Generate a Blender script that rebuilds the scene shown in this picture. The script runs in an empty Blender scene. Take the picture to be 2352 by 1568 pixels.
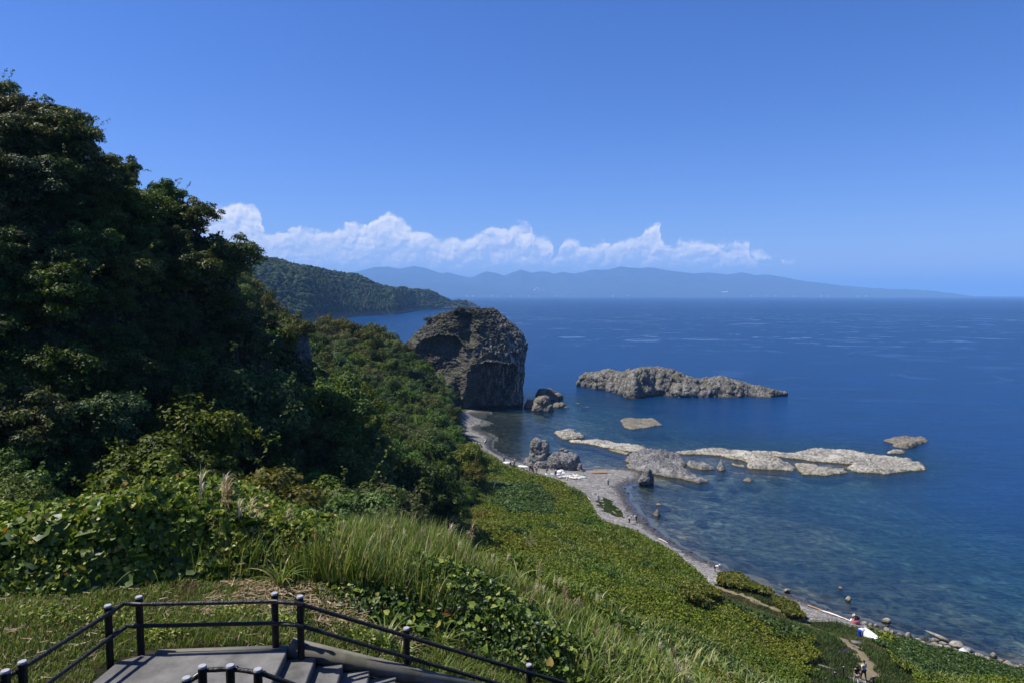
import bpy, bmesh, math, random
import numpy as np
from mathutils import Vector, Matrix
R = math.radians
SC = bpy.context.scene
COL = SC.collection
# ------------------------------------------------------------------ camera, sky, sun, exposure
PITCH = R(3.87); FOC = 1568.0; CX, CY = 1176.0, 784.0; EYE = 41.0
cam_d = bpy.data.cameras.new('camera'); cam = bpy.data.objects.new('camera', cam_d); COL.objects.link(cam)
cam.location = (0, 0, EYE); cam.rotation_euler = (R(90) - PITCH, 0, 0)
cam_d.lens = 24.0; cam_d.sensor_width = 36.0; cam_d.clip_start = 0.1; cam_d.clip_end = 200000.0
SC.camera = cam
SUN_EL, SUN_AZ = R(59), R(-85)          # azimuth from +Y (view direction), negative = left
sun_d = bpy.data.lights.new('sun', 'SUN'); sun_d.energy = 5.0; sun_d.angle = R(0.53); sun_d.color = (1.0, 0.95, 0.87)
sun = bpy.data.objects.new('sun', sun_d); COL.objects.link(sun)
sdir = Vector((math.sin(SUN_AZ) * math.cos(SUN_EL), math.cos(SUN_AZ) * math.cos(SUN_EL), math.sin(SUN_EL)))
sun.rotation_euler = sdir.to_track_quat('Z', 'Y').to_euler(); sun.location = (-60, 0, 120)
vs = SC.view_settings; vs.view_transform = 'Standard'; vs.look = 'None'; vs.exposure = 0.4; vs.gamma = 1.0; vs.use_curve_mapping = False
SC.cycles.transparent_max_bounces = 24
SC.cycles.max_bounces = 6; SC.cycles.diffuse_bounces = 2; SC.cycles.glossy_bounces = 3; SC.cycles.transmission_bounces = 4
SC.cycles.volume_bounces = 1
SC.cycles.caustics_reflective = False; SC.cycles.caustics_refractive = False

# ---- small node helper
class NT:
    def __init__(s, tree): s.t = tree; s.n = tree.nodes; s.l = tree.links
    def new(s, typ, **kw):
        n = s.n.new(typ)
        for k, v in kw.items():
            if k.startswith('i_'):
                key = k[2:]; key = int(key) if key.isdigit() else key.replace('_', ' ')
                s.set(n.inputs[key], v)
            else: setattr(n, k, v)
        return n
    def set(s, sock, v):
        if isinstance(v, bpy.types.NodeSocket): s.l.new(v, sock)
        elif isinstance(v, bpy.types.Node): s.l.new(v.outputs[0], sock)
        else:
            if hasattr(sock, 'default_value'):
                dv = sock.default_value
                if hasattr(dv, '__len__') and not hasattr(v, '__len__'): v = [v] * len(dv)
                if hasattr(dv, '__len__') and len(dv) == 4 and len(v) == 3: v = tuple(v) + (1,)
            sock.default_value = v
    def math(s, op, a, b=0.0, c=None, clamp=False):
        n = s.n.new('ShaderNodeMath'); n.operation = op; n.use_clamp = clamp
        s.set(n.inputs[0], a); s.set(n.inputs[1], b)
        if c is not None: s.set(n.inputs[2], c)
        return n.outputs[0]
    def vmath(s, op, a, b=None):
        n = s.n.new('ShaderNodeVectorMath'); n.operation = op; s.set(n.inputs[0], a)
        if b is not None: s.set(n.inputs[3] if op == 'SCALE' else n.inputs[1], b)
        return n.outputs[1] if op in ('DOT_PRODUCT', 'LENGTH') else n.outputs[0]
    def mix(s, f, a, b, mode='MIX'):
        n = s.n.new('ShaderNodeMix'); n.data_type = 'RGBA'; n.blend_type = mode
        s.set(n.inputs[0], f); s.set(n.inputs[6], a); s.set(n.inputs[7], b)
        return n.outputs[2]
    def fmix(s, f, a, b):
        n = s.n.new('ShaderNodeMix'); n.data_type = 'FLOAT'
        s.set(n.inputs[0], f); s.set(n.inputs[2], a); s.set(n.inputs[3], b)
        return n.outputs[0]
    def noise(s, vec=None, scale=1.0, detail=4.0, rough=0.5, dist=0.0, color=False, dims='3D'):
        n = s.n.new('ShaderNodeTexNoise'); n.noise_dimensions = dims
        if vec is not None: s.set(n.inputs['Vector'], vec)
        s.set(n.inputs['Scale'], scale); s.set(n.inputs['Detail'], detail); s.set(n.inputs['Roughness'], rough); s.set(n.inputs['Distortion'], dist)
        return n.outputs[1] if color else n.outputs[0]
    def voro(s, vec=None, scale=1.0, feature='F1', rand=1.0, out=0, smooth=None, detail=0.0):
        n = s.n.new('ShaderNodeTexVoronoi'); n.feature = feature
        if vec is not None: s.set(n.inputs['Vector'], vec)
        s.set(n.inputs['Scale'], scale); s.set(n.inputs['Randomness'], rand)
        if smooth is not None: s.set(n.inputs['Smoothness'], smooth)
        if detail: s.set(n.inputs['Detail'], detail)
        return n.outputs[out]
    def step(s, v, lo, hi):      # smoothstep
        n = s.n.new('ShaderNodeMapRange'); n.interpolation_type = 'SMOOTHSTEP'
        s.set(n.inputs[0], v); s.set(n.inputs[1], lo); s.set(n.inputs[2], hi)
        return n.outputs[0]
    def lin(s, v, lo, hi, a=0.0, b=1.0):
        n = s.n.new('ShaderNodeMapRange'); s.set(n.inputs[0], v); s.set(n.inputs[1], lo); s.set(n.inputs[2], hi); s.set(n.inputs[3], a); s.set(n.inputs[4], b)
        return n.outputs[0]
    def mapping(s, vec, scale=(1, 1, 1), rot=(0, 0, 0), loc=(0, 0, 0)):
        n = s.n.new('ShaderNodeMapping'); s.set(n.inputs[0], vec); s.set(n.inputs[1], loc); s.set(n.inputs[2], rot); s.set(n.inputs[3], scale)
        return n.outputs[0]
    def bump(s, h, strength=0.5, dist=0.1, normal=None):
        n = s.n.new('ShaderNodeBump'); s.set(n.inputs['Height'], h); s.set(n.inputs['Strength'], strength); s.set(n.inputs['Distance'], dist)
        if normal is not None: s.set(n.inputs['Normal'], normal)
        return n.outputs[0]
    def sep(s, v):
        n = s.n.new('ShaderNodeSeparateXYZ'); s.set(n.inputs[0], v); return n.outputs
    def comb(s, x=0.0, y=0.0, z=0.0):
        n = s.n.new('ShaderNodeCombineXYZ'); s.set(n.inputs[0], x); s.set(n.inputs[1], y); s.set(n.inputs[2], z); return n.outputs[0]
    def pos(s): return s.n.new('ShaderNodeNewGeometry').outputs['Position']
    def obj(s): return s.n.new('ShaderNodeTexCoord').outputs['Object']

# ---- world: Nishita sky plus a band of cumulus given by direction
W = bpy.data.worlds.new('World'); SC.world = W; W.use_nodes = True
w = NT(W.node_tree); w.n.clear()
wout = w.new('ShaderNodeOutputWorld')
sky = w.new('ShaderNodeTexSky'); sky.sky_type = 'NISHITA'; sky.sun_disc = False
sky.sun_elevation = SUN_EL; sky.sun_rotation = SUN_AZ; sky.altitude = 40; sky.air_density = 1.0; sky.dust_density = 0.25; sky.ozone_density = 2.6
skyc = w.mix(1.0, sky.outputs[0], (0.84, 0.93, 1.42, 1), 'MULTIPLY')
hsv = w.new('ShaderNodeHueSaturation'); w.set(hsv.inputs['Color'], skyc); hsv.inputs['Saturation'].default_value = 1.12
bg = w.new('ShaderNodeBackground'); w.set(bg.inputs[0], hsv.outputs[0]); bg.inputs[1].default_value = 0.075
dirv = w.n.new('ShaderNodeTexCoord').outputs['Generated']
sx, sy, sz = w.sep(dirv)[:3]
ysafe = w.math('MAXIMUM', sy, 0.05)
cu = w.math('DIVIDE', sx, ysafe); cv = w.math('DIVIDE', sz, ysafe)
def cloud_tops():
    pts = [(400,500),(488,468),(520,462),(560,458),(592,470),(606,500),(625,524),(655,520),(700,514),(735,516),(762,528),(800,508),(840,508),(870,494),(885,486),(920,494),(950,514),(985,530),(1020,536),(1050,540),(1085,532),(1120,520),(1135,511),(1160,516),(1190,510),(1225,518),(1255,532),(1268,560),(1276,590),(1284,548),(1300,540),(1325,543),(1340,556),(1365,552),(1388,540),(1400,556),(1430,550),(1460,540),(1480,515),(1500,506),(1515,520),(1522,548),(1545,556),(1552,545),(1580,540),(1620,548),(1650,552),(1665,560),(1690,546),(1712,544),(1722,570),(1735,600)]
    return [((px - CX) / FOC, (678 - py) / FOC) for px, py in pts]
fc = w.new('ShaderNodeFloatCurve'); tops = cloud_tops()
cm = fc.mapping; cv0 = cm.curves[0]
u0, u1 = -0.55, 0.40
# warp coordinates so that the outline billows and breaks up
cvec = w.comb(cu, cv, 0.0)
wn = w.noise(cvec, 16.0, 3.0, 0.55, color=True); wsep = w.sep(wn)
wn2 = w.noise(cvec, 60.0, 6.0, 0.62, color=True); wsep2 = w.sep(wn2)
def cen(v, k): return w.math('MULTIPLY', w.math('SUBTRACT', v, 0.5), k)
cuw = w.math('ADD', cu, w.math('ADD', cen(wsep[0], 0.036), cen(wsep2[0], 0.009)))
cvw = w.math('ADD', cv, w.math('ADD', cen(wsep[1], 0.014), cen(wsep2[1], 0.007)))
w.set(fc.inputs['Value'], w.lin(cuw, u0, u1))
cpts = cv0.points
P0 = [((u - u0) / (u1 - u0), v / 0.15) for u, v in tops]
cpts[0].location = (0.0, P0[0][1]); cpts[1].location = (1.0, 0.0)
for a, b in P0[1:]:
    cpts.new(a, b)
cm.update()
topv = w.math('MULTIPLY', fc.outputs[0], 0.15)
def puffs(u, v):                                   # rounded heads of three sizes, 0 at their rims and 1 at their middles
    q = w.comb(u, w.math('MULTIPLY', v, 1.15), 0.0)
    qa = w.vmath('ADD', q, w.vmath('SCALE', w.noise(q, 40.0, 4.0, 0.6, color=True))); qa.node.inputs[3].default_value = 0.0
    n1 = w.vmath('SCALE', w.noise(q, 34.0, 5.0, 0.6, color=True)); n1.node.inputs[3].default_value = 0.030
    q2 = w.vmath('ADD', q, n1)
    a = w.voro(q2, 34.0, 'SMOOTH_F1', smooth=0.22); b = w.voro(q2, 78.0, 'SMOOTH_F1', smooth=0.22); c = w.voro(q2, 170.0, 'SMOOTH_F1', smooth=0.25)
    s_ = w.math('ADD', w.math('MULTIPLY', a, 1.0), w.math('ADD', w.math('MULTIPLY', b, 0.50), w.math('MULTIPLY', c, 0.24)))
    return w.math('SUBTRACT', 1.0, s_)
bil = puffs(cuw, cvw); bil2 = puffs(w.math('ADD', cuw, -0.0032), w.math('ADD', cvw, 0.0040))
dens = w.math('ADD', w.math('SUBTRACT', topv, cvw), w.math('MULTIPLY', w.math('SUBTRACT', bil, 0.45), 0.016))
soft = w.noise(cvec, 12.0, 3.0, 0.5)
alpha = w.step(dens, -0.0015, w.lin(soft, 0.35, 0.65, 0.003, 0.013))
low = w.step(w.math('ADD', cv, cen(wsep[2], 0.020)), 0.030, 0.054)    # cloud bases dissolve in the air above the hills
thin = w.noise(w.comb(cu, w.math('MULTIPLY', cv, 2.0), 3.0), 20.0, 6.0, 0.6)
alpha = w.math('MULTIPLY', alpha, w.math('MULTIPLY', low, w.lin(thin, 0.36, 0.56, 0.72, 1.0), clamp=True), clamp=True)
# small separate puffs right of the main bank, near the horizon
puffn = w.noise(w.comb(cu, w.math('MULTIPLY', cv, 1.6), 7.3), 34.0, 6.0, 0.6)
band1 = w.math('MULTIPLY', w.step(cv, 0.040, 0.052), w.math('SUBTRACT', 1.0, w.step(cv, 0.058, 0.070)))
band1 = w.math('MULTIPLY', band1, w.math('MULTIPLY', w.step(cu, 0.335, 0.36), w.math('SUBTRACT', 1.0, w.step(cu, 0.40, 0.42))))
band2 = w.math('MULTIPLY', w.step(cv, 0.016, 0.021), w.math('SUBTRACT', 1.0, w.step(cv, 0.026, 0.033)))
band2 = w.math('MULTIPLY', band2, w.step(cu, 0.33, 0.37))
pa = w.math('ADD', w.math('MULTIPLY', band1, w.step(puffn, 0.50, 0.60)), w.math('MULTIPLY', band2, w.math('MULTIPLY', w.step(puffn, 0.53, 0.68), 0.45)), clamp=True)
alpha = w.math('MAXIMUM', alpha, pa)
alpha = w.math('MULTIPLY', alpha, w.step(sy, 0.1, 0.3))
lit = w.math('MULTIPLY', w.math('SUBTRACT', bil, bil2), 1.5)
hgt_ = w.lin(cv, 0.045, 0.115, 0.0, 1.0)
edge = w.math('SUBTRACT', 1.0, w.step(dens, 0.002, 0.028))
sh = w.math('ADD', w.math('ADD', lit, w.math('MULTIPLY', hgt_, 0.48)), w.math('MULTIPLY', edge, 0.42))
sh = w.math('ADD', sh, w.math('MULTIPLY', thin, 0.28), clamp=True)
cc = w.mix(sh, (0.42, 0.53, 0.79, 1), (0.97, 0.94, 0.95, 1))
bgc = w.new('ShaderNodeBackground'); w.set(bgc.inputs[0], cc); bgc.inputs[1].default_value = 0.88
mixs = w.new('ShaderNodeMixShader'); w.set(mixs.inputs[0], w.math('MULTIPLY', alpha, 0.93)); w.l.new(bg.outputs[0], mixs.inputs[1]); w.l.new(bgc.outputs[0], mixs.inputs[2])
w.l.new(mixs.outputs[0], wout.inputs[0])

# ------------------------------------------------------------------ view maths (turn a spot seen in the photo into a place)
CT, ST = math.cos(PITCH), math.sin(PITCH)
def ray(px, py):
    a = (px - CX) / FOC; u = (CY - py) / FOC
    return np.array([a, CT + u * ST, -ST + u * CT])
def atz(px, py, z=0.0):
    d = ray(px, py); t = (z - EYE) / d[2]; return np.array([d[0] * t, d[1] * t, z])
def aty(px, py, y):
    d = ray(px, py); t = y / d[1]; return np.array([d[0] * t, y, EYE + d[2] * t])
def proj(x, y, z):
    zz = z - EYE; f = y * CT - zz * ST; u = y * ST + zz * CT
    return CX + FOC * x / f, CY - FOC * u / f

# ------------------------------------------------------------------ numpy noise
_rs = np.random.RandomState(7)
_perm = _rs.permutation(256).astype(np.int64); _perm = np.concatenate([_perm, _perm, _perm])
_g = _rs.normal(size=(256, 3)); _g /= np.linalg.norm(_g, axis=1)[:, None]
def perlin(p):
    p = np.asarray(p, float); i = np.floor(p).astype(np.int64); f = p - i; i &= 255
    u = f * f * f * (f * (f * 6 - 15) + 10); out = np.zeros(len(p))
    for dx in (0, 1):
        wx = u[:, 0] if dx else 1 - u[:, 0]
        for dy in (0, 1):
            wy = u[:, 1] if dy else 1 - u[:, 1]
            for dz in (0, 1):
                wz = u[:, 2] if dz else 1 - u[:, 2]
                h = _perm[_perm[_perm[(i[:, 0] + dx) & 255] + ((i[:, 1] + dy) & 255)] + ((i[:, 2] + dz) & 255)]
                g = _g[h]
                out += wx * wy * wz * (g[:, 0] * (f[:, 0] - dx) + g[:, 1] * (f[:, 1] - dy) + g[:, 2] * (f[:, 2] - dz))
    return out * 1.5
def fbm(p, oct=5, rough=0.5, lac=2.03):
    p = np.asarray(p, float); a = 1.0; s = 0; t = 0
    for k in range(oct):
        s = s + a * perlin(p + 17.3 * k); t += a; a *= rough; p = p * lac
    return s / t
def ridged(p, oct=5, rough=0.5, lac=2.1):
    p = np.asarray(p, float); a = 1.0; s = 0; t = 0
    for k in range(oct):
        s = s + a * (1 - 2 * np.abs(perlin(p + 9.1 * k))); t += a; a *= rough; p = p * lac
    return s / t
def n2(x, y, sc, oct=4, seed=0.0, rough=0.5):
    x = np.ravel(x); y = np.ravel(y)
    return fbm(np.stack([x * sc, y * sc, np.full(len(x), seed)], 1), oct, rough)
def sstep(v, a, b):
    t = np.clip((v - a) / (b - a), 0, 1); return t * t * (3 - 2 * t)

# ------------------------------------------------------------------ mesh + object helpers
def mesh_np(name, V, F, mats=(), smooth=False, mat_idx=None):
    V = np.ascontiguousarray(V, np.float32); me = bpy.data.meshes.new(name)
    if not isinstance(F, (list, tuple)): F = [F]
    F = [np.ascontiguousarray(f, np.int32) for f in F if len(f)]
    nl = sum(f.size for f in F); npoly = sum(len(f) for f in F)
    me.vertices.add(len(V)); me.vertices.foreach_set('co', V.ravel())
    me.loops.add(nl); me.loops.foreach_set('vertex_index', np.concatenate([f.ravel() for f in F]))
    tot = np.concatenate([np.full(len(f), f.shape[1], np.int32) for f in F]); st = np.concatenate([[0], np.cumsum(tot)[:-1]]).astype(np.int32)
    me.polygons.add(npoly); me.polygons.foreach_set('loop_start', st); me.polygons.foreach_set('loop_total', tot)
    if smooth: me.polygons.foreach_set('use_smooth', np.ones(npoly, bool))
    for m in mats: me.materials.append(m)
    if mat_idx is not None: me.polygons.foreach_set('material_index', np.asarray(mat_idx, np.int32))
    me.update(calc_edges=True); me.validate(); return me
def link(name, me, parent=None, loc=(0, 0, 0), rot=(0, 0, 0), scale=(1, 1, 1)):
    o = bpy.data.objects.new(name, me); COL.objects.link(o); o.location = loc; o.rotation_euler = rot; o.scale = scale
    if parent is not None: o.parent = parent
    return o
def tag(o, label=None, cat=None, group=None, kind=None):
    if label: o['label'] = label
    if cat: o['category'] = cat
    if group: o['group'] = group
    if kind: o['kind'] = kind
    return o
def empty(name, loc, rz=0.0, label=None, cat=None, group=None):
    o = bpy.data.objects.new(name, None); COL.objects.link(o); o.location = loc; o.rotation_euler = (0, 0, rz); o.empty_display_size = 0.3
    return tag(o, label, cat, group)
def copy_tree(o, parent=None):
    c = o.copy(); COL.objects.link(c)
    if parent is not None: c.parent = parent
    for ch in list(o.children): copy_tree(ch, c)
    return c
def grid_faces(nu, nv, closed_u=False):
    i = np.arange(nu if closed_u else nu - 1)[:, None]; j = np.arange(nv - 1)[None, :]
    a = i * nv + j; b = ((i + 1) % nu) * nv + j
    return np.stack([a, b, b + 1, a + 1], -1).reshape(-1, 4)
class MB:                                   # collects primitive shapes for one mesh
    def __init__(s): s.V = []; s.F = {}; s.n = 0
    def add(s, V, F):
        V = np.asarray(V, float); F = np.asarray(F, int); s.V.append(V); s.F.setdefault(F.shape[1], []).append(F + s.n); s.n += len(V)
    def box(s, c, size, rot=None):
        v = np.array([[x, y, z] for x in (-.5, .5) for y in (-.5, .5) for z in (-.5, .5)]) * np.array(size)
        if rot is not None: v = v @ np.array(rot).T
        s.add(v + np.array(c), [[0, 1, 3, 2], [4, 6, 7, 5], [0, 4, 5, 1], [2, 3, 7, 6], [0, 2, 6, 4], [1, 5, 7, 3]])
    def tube(s, pts, rad, n=10, cap=True, wob=0.0):
        pts = np.asarray(pts, float); m = len(pts); rad = np.full(m, rad) if np.isscalar(rad) else np.asarray(rad, float)
        tg = np.gradient(pts, axis=0); tg /= np.linalg.norm(tg, axis=1)[:, None] + 1e-9
        ref = np.array([0, 0, 1.0]) if abs(tg[0][2]) < .9 else np.array([1.0, 0, 0])
        V = []
        for k in range(m):
            a = np.cross(tg[k], ref); a /= np.linalg.norm(a) + 1e-9; b = np.cross(tg[k], a)
            th = np.linspace(0, 2 * np.pi, n, endpoint=False)
            rr = rad[k] * (1 + (wob * np.random.RandomState(k * 7 + n).uniform(-1, 1, n) if wob else 0))
            V.append(pts[k] + (np.cos(th) * rr)[:, None] * a + (np.sin(th) * rr)[:, None] * b)
        V = np.concatenate(V); i = np.arange(m - 1)[:, None]; j = np.arange(n)[None, :]
        F = np.stack([i * n + j, i * n + (j + 1) % n, (i + 1) * n + (j + 1) % n, (i + 1) * n + j], -1).reshape(-1, 4)
        s.add(V, F)
        if cap:
            for e in (0, m - 1):
                c0 = s.n; ring = V[e * n:(e + 1) * n]; s.add(np.vstack([pts[e][None], ring]), [[0, 1 + q, 1 + (q + 1) % n] for q in range(n)])
    def mesh(s, name, mats=(), smooth=False):
        return mesh_np(name, np.concatenate(s.V), [np.concatenate(f) for f in s.F.values()], mats, smooth)
    def build(s, name, mat, parent=None, smooth=False, loc=(0, 0, 0), rz=0.0):
        return link(name, s.mesh(name, (mat,) if mat else (), smooth), parent, loc, (0, 0, rz))
def basis_from_normal(nrm, rng):
    n = nrm / (np.linalg.norm(nrm, axis=1)[:, None] + 1e-9)
    r = rng.normal(size=n.shape); t = np.cross(n, r); t /= np.linalg.norm(t, axis=1)[:, None] + 1e-9
    return t, np.cross(n, t), n
KITE = (np.array([[0, -.5, 0], [.34, -.02, .09], [0, .55, -.06], [-.34, -.02, .09]]), [np.array([[0, 1, 2]]), np.array([[0, 2, 3]])])
HEART = (np.array([[0, -.42, 0], [.30, -.50, .06], [.47, -.15, .10], [.26, .26, .05], [0, .58, -.08], [-.26, .26, .05], [-.47, -.15, .10], [-.30, -.50, .06]]),
         [np.array([[0, 1, 2], [0, 2, 3], [0, 3, 4], [0, 4, 5], [0, 5, 6], [0, 6, 7]])])
def leaves(P, N, S, rng, tpl=KITE, aspect=None):
    P = np.asarray(P, float); t, b, n = basis_from_normal(N, rng); T, Fs = tpl; S = np.asarray(S)
    ax = np.ones(len(P)) if aspect is None else aspect
    V = P[:, None, :] + (T[None, :, 0:1] * (S * ax)[:, None, None]) * t[:, None, :] + (T[None, :, 1:2] * S[:, None, None]) * b[:, None, :] + (T[None, :, 2:3] * S[:, None, None]) * n[:, None, :]
    k = len(T); F = np.concatenate([(np.arange(len(P)) * k)[:, None, None] + f[None] for f in Fs], 1).reshape(-1, 3)
    return V.reshape(-1, 3), F
def blades(P, H, Wd, rng, lean=0.5, seg=4, droop=1.0, az=None):
    """curved tapering grass blades: each a folded strip"""
    n = len(P); az = rng.uniform(0, 2 * np.pi, n) if az is None else az
    d = np.stack([np.cos(az), np.sin(az), np.zeros(n)], 1); sd = np.stack([-np.sin(az + rng.normal(0, .6, n)), np.cos(az), np.zeros(n)], 1)
    ln = rng.uniform(.25, 1, n) * lean; V = []
    for k in range(seg + 1):
        t = k / seg
        ang = ln * (t ** 1.3) * 1.6 * droop
        out = ln * t * .25 + ln * droop * t * t * .55; up = t - ln * droop * t ** 3 * .45
        c = P + d * (H * out)[:, None] + np.array([0, 0, 1.0]) * (H * up)[:, None]
        wd = Wd * (1 - t) ** .6 * (0.55 + 1.2 * t * (1 - t) + .45 * (1 - t))
        if k < seg: V += [c - sd * (wd * .5)[:, None], c + sd * (wd * .5)[:, None]]
        else: V += [c]
    V = np.stack(V, 1); m = V.shape[1]; base = (np.arange(n) * m)[:, None, None]
    q = np.array([[2 * k, 2 * k + 1, 2 * k + 3, 2 * k + 2] for k in range(seg - 1)]); tr = np.array([[2 * seg - 2, 2 * seg - 1, 2 * seg]])
    return V.reshape(-1, 3), [(base + q[None]).reshape(-1, 4), (base + tr[None]).reshape(-1, 3)]
def in_poly(x, y, poly):
    poly = np.asarray(poly)[:, :2]; ins = np.zeros(x.shape, bool); j = len(poly) - 1
    for i in range(len(poly)):
        xi, yi = poly[i]; xj, yj = poly[j]
        c = ((yi > y) != (yj > y)) & (x < (xj - xi) * (y - yi) / (yj - yi + 1e-12) + xi)
        ins ^= c; j = i
    return ins
def poly_sd(x, y, poly, closed=True):       # + inside
    poly = np.asarray(poly)[:, :2]; d = np.full(x.shape, 1e9); m = len(poly)
    for i in range(m if closed else m - 1):
        a = poly[i]; b = poly[(i + 1) % m]; ab = b - a; L = (ab ** 2).sum() + 1e-12
        t = np.clip(((x - a[0]) * ab[0] + (y - a[1]) * ab[1]) / L, 0, 1)
        d = np.minimum(d, (x - a[0] - t * ab[0]) ** 2 + (y - a[1] - t * ab[1]) ** 2)
    d = np.sqrt(d)
    return np.where(in_poly(x, y, poly), d, -d) if closed else d
# ================================================================== materials
def mat(name):
    m = bpy.data.materials.new(name); m.use_nodes = True; t = NT(m.node_tree); t.n.clear()
    o = t.new('ShaderNodeOutputMaterial'); return m, t, o
def princ(t, o, col, rough=0.8, spec=0.3, normal=None, **kw):
    p = t.new('ShaderNodeBsdfPrincipled'); t.set(p.inputs['Base Color'], col); t.set(p.inputs['Roughness'], rough); t.set(p.inputs['Specular IOR Level'], spec)
    if normal is not None: t.set(p.inputs['Normal'], normal)
    for k, v in kw.items(): t.set(p.inputs[k.replace('_', ' ')], v)
    if o is not None: t.l.new(p.outputs[0], o.inputs[0])
    return p
def plain(name, col, rough=0.6, spec=0.3, var=0.12, sc=8.0, bump=0.0):
    m, t, o = mat(name); n = t.noise(t.obj(), sc, 4.0, 0.6)
    dark = tuple(c * (1 - var * 2) for c in col); lite = tuple(min(1, c * (1 + var)) for c in col)
    nm = t.bump(n, bump, 0.02) if bump else None
    princ(t, o, t.mix(n, dark + (1,), lite + (1,)), rough, spec, nm); return m
def leafmat(name, stops, rough=0.5, spec=0.25, trans=0.22, patch=0.0, patch_cols=None, obj_rand=0.0):
    """stops: [(pos, colour)] picked per leaf; patch: size of drifts of other plants across the ground"""
    m, t, o = mat(name); g = t.n.new('ShaderNodeNewGeometry')
    cr = t.new('ShaderNodeValToRGB'); e = cr.color_ramp.elements
    e[0].position, e[0].color = stops[0][0], tuple(stops[0][1]) + (1,); e[1].position, e[1].color = stops[-1][0], tuple(stops[-1][1]) + (1,)
    for p_, c_ in stops[1:-1]:
        q = e.new(p_); q.color = tuple(c_) + (1,)
    t.set(cr.inputs[0], g.outputs['Random Per Island']); col = cr.outputs[0]
    if patch_cols:
        n = t.noise(g.outputs['Position'], patch, 3.0, 0.55, 0.4); 
        for k, (lo, hi, c_) in enumerate(patch_cols):
            nn = t.noise(t.vmath('ADD', g.outputs['Position'], (31.0 * k, 11.0 * k, 0)), patch, 3.0, 0.55, 0.3)
            c2 = t.mix(g.outputs['Random Per Island'], tuple(v * .6 for v in c_) + (1,), tuple(v * 1.35 for v in c_) + (1,))
            col = t.mix(t.step(nn, lo, hi), col, c2)
    if obj_rand:
        oi = t.n.new('ShaderNodeObjectInfo'); hs = t.new('ShaderNodeHueSaturation'); t.set(hs.inputs['Color'], col)
        rr = oi.outputs['Random']; t.set(hs.inputs['Hue'], t.lin(rr, 0, 1, 0.5 - 0.045 * obj_rand, 0.5 + 0.025 * obj_rand))
        t.set(hs.inputs['Value'], t.lin(t.math('FRACT', t.math('MULTIPLY', rr, 17.0)), 0, 1, 1 - 0.38 * obj_rand, 1 + 0.3 * obj_rand))
        t.set(hs.inputs['Saturation'], t.lin(t.math('FRACT', t.math('MULTIPLY', rr, 53.0)), 0, 1, 0.8, 1.1)); col = hs.outputs[0]
    p = princ(t, None, col, rough, spec); tr = t.new('ShaderNodeBsdfTranslucent'); t.set(tr.inputs[0], t.mix(1.0, col, (1.25, 1.3, .55, 1), 'MULTIPLY'))
    mx = t.new('ShaderNodeMixShader'); mx.inputs[0].default_value = trans; t.l.new(p.outputs[0], mx.inputs[1]); t.l.new(tr.outputs[0], mx.inputs[2]); t.l.new(mx.outputs[0], o.inputs[0])
    return m
M = {}
HAZE_D = 8.2e-5
M['leaf_hill'] = leafmat('hill_leaf', [(0, (.024, .044, .007)), (.45, (.055, .092, .014)), (.8, (.095, .138, .022)), (.95, (.15, .18, .042)), (1, (.22, .22, .07))], .5, .22, .26, obj_rand=1.0)
M['leaf_wood'] = leafmat('wood_leaf', [(0, (.034, .064, .008)), (.5, (.076, .130, .016)), (.85, (.125, .182, .024)), (1, (.19, .21, .044))], .52, .18, .26, obj_rand=1.0)
M['leaf_gold'] = leafmat('turning_leaf', [(0, (.060, .072, .010)), (.5, (.105, .120, .016)), (1, (.16, .150, .026))], .52, .18, .22, obj_rand=.7)
M['leaf_pine'] = leafmat('pine_leaf', [(0, (.010, .022, .008)), (1, (.030, .050, .018))], .5, .25, .1)
M['leaf_field'] = leafmat('field_leaf', [(0, (.065, .100, .012)), (.5, (.13, .185, .020)), (.85, (.20, .25, .030)), (1, (.30, .24, .06))], .55, .15, .24, patch=0.06,
    patch_cols=[(.50, .66, (.160, .175, .022)), (.56, .68, (.085, .155, .022)), (.64, .72, (.18, .12, .035))])
M['leaf_fern'] = leafmat('fern_leaf', [(0, (.030, .060, .010)), (.6, (.055, .105, .018)), (1, (.12, .16, .04))], .5, .25, .2)
M['leaf_yellow'] = leafmat('yellow_shrub_leaf', [(0, (.07, .085, .012)), (.6, (.13, .15, .018)), (1, (.21, .17, .03))], .5, .25, .22)
M['leaf_vine'] = leafmat('vine_leaf', [(0, (.060, .105, .013)), (.45, (.14, .205, .025)), (.8, (.27, .32, .046)), (.96, (.42, .42, .12)), (1, (.28, .14, .03))], .45, .28, .3)
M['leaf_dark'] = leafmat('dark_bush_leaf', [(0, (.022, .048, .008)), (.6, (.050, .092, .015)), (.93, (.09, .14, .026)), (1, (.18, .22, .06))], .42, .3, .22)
M['reed'] = leafmat('reed_leaf', [(0, (.085, .135, .022)), (.5, (.165, .225, .045)), (.80, (.26, .30, .085)), (.91, (.42, .38, .18)), (1, (.52, .40, .22))], .45, .3, .28)
M['grass'] = leafmat('grass_blade', [(0, (.070, .120, .016)), (.45, (.13, .20, .030)), (.75, (.20, .25, .050)), (.90, (.30, .26, .10)), (1, (.46, .35, .18))], .5, .25, .25, patch=0.9,
    patch_cols=[(.58, .70, (.17, .14, .06))])
M['grass_low'] = leafmat('meadow_grass_blade', [(0, (.035, .070, .014)), (.6, (.065, .115, .020)), (.9, (.11, .145, .035)), (1, (.20, .16, .06))], .5, .3, .22, patch=0.18,
    patch_cols=[(.52, .64, (.125, .115, .042))])
M['straw'] = leafmat('straw', [(0, (.16, .11, .055)), (.5, (.30, .22, .125)), (.9, (.50, .39, .25)), (1, (.16, .08, .04))], .6, .25, .15)
M['plume'] = leafmat('plume', [(0, (.42, .35, .25)), (.6, (.66, .57, .43)), (1, (.85, .78, .64))], .7, .2, .35)
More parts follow.
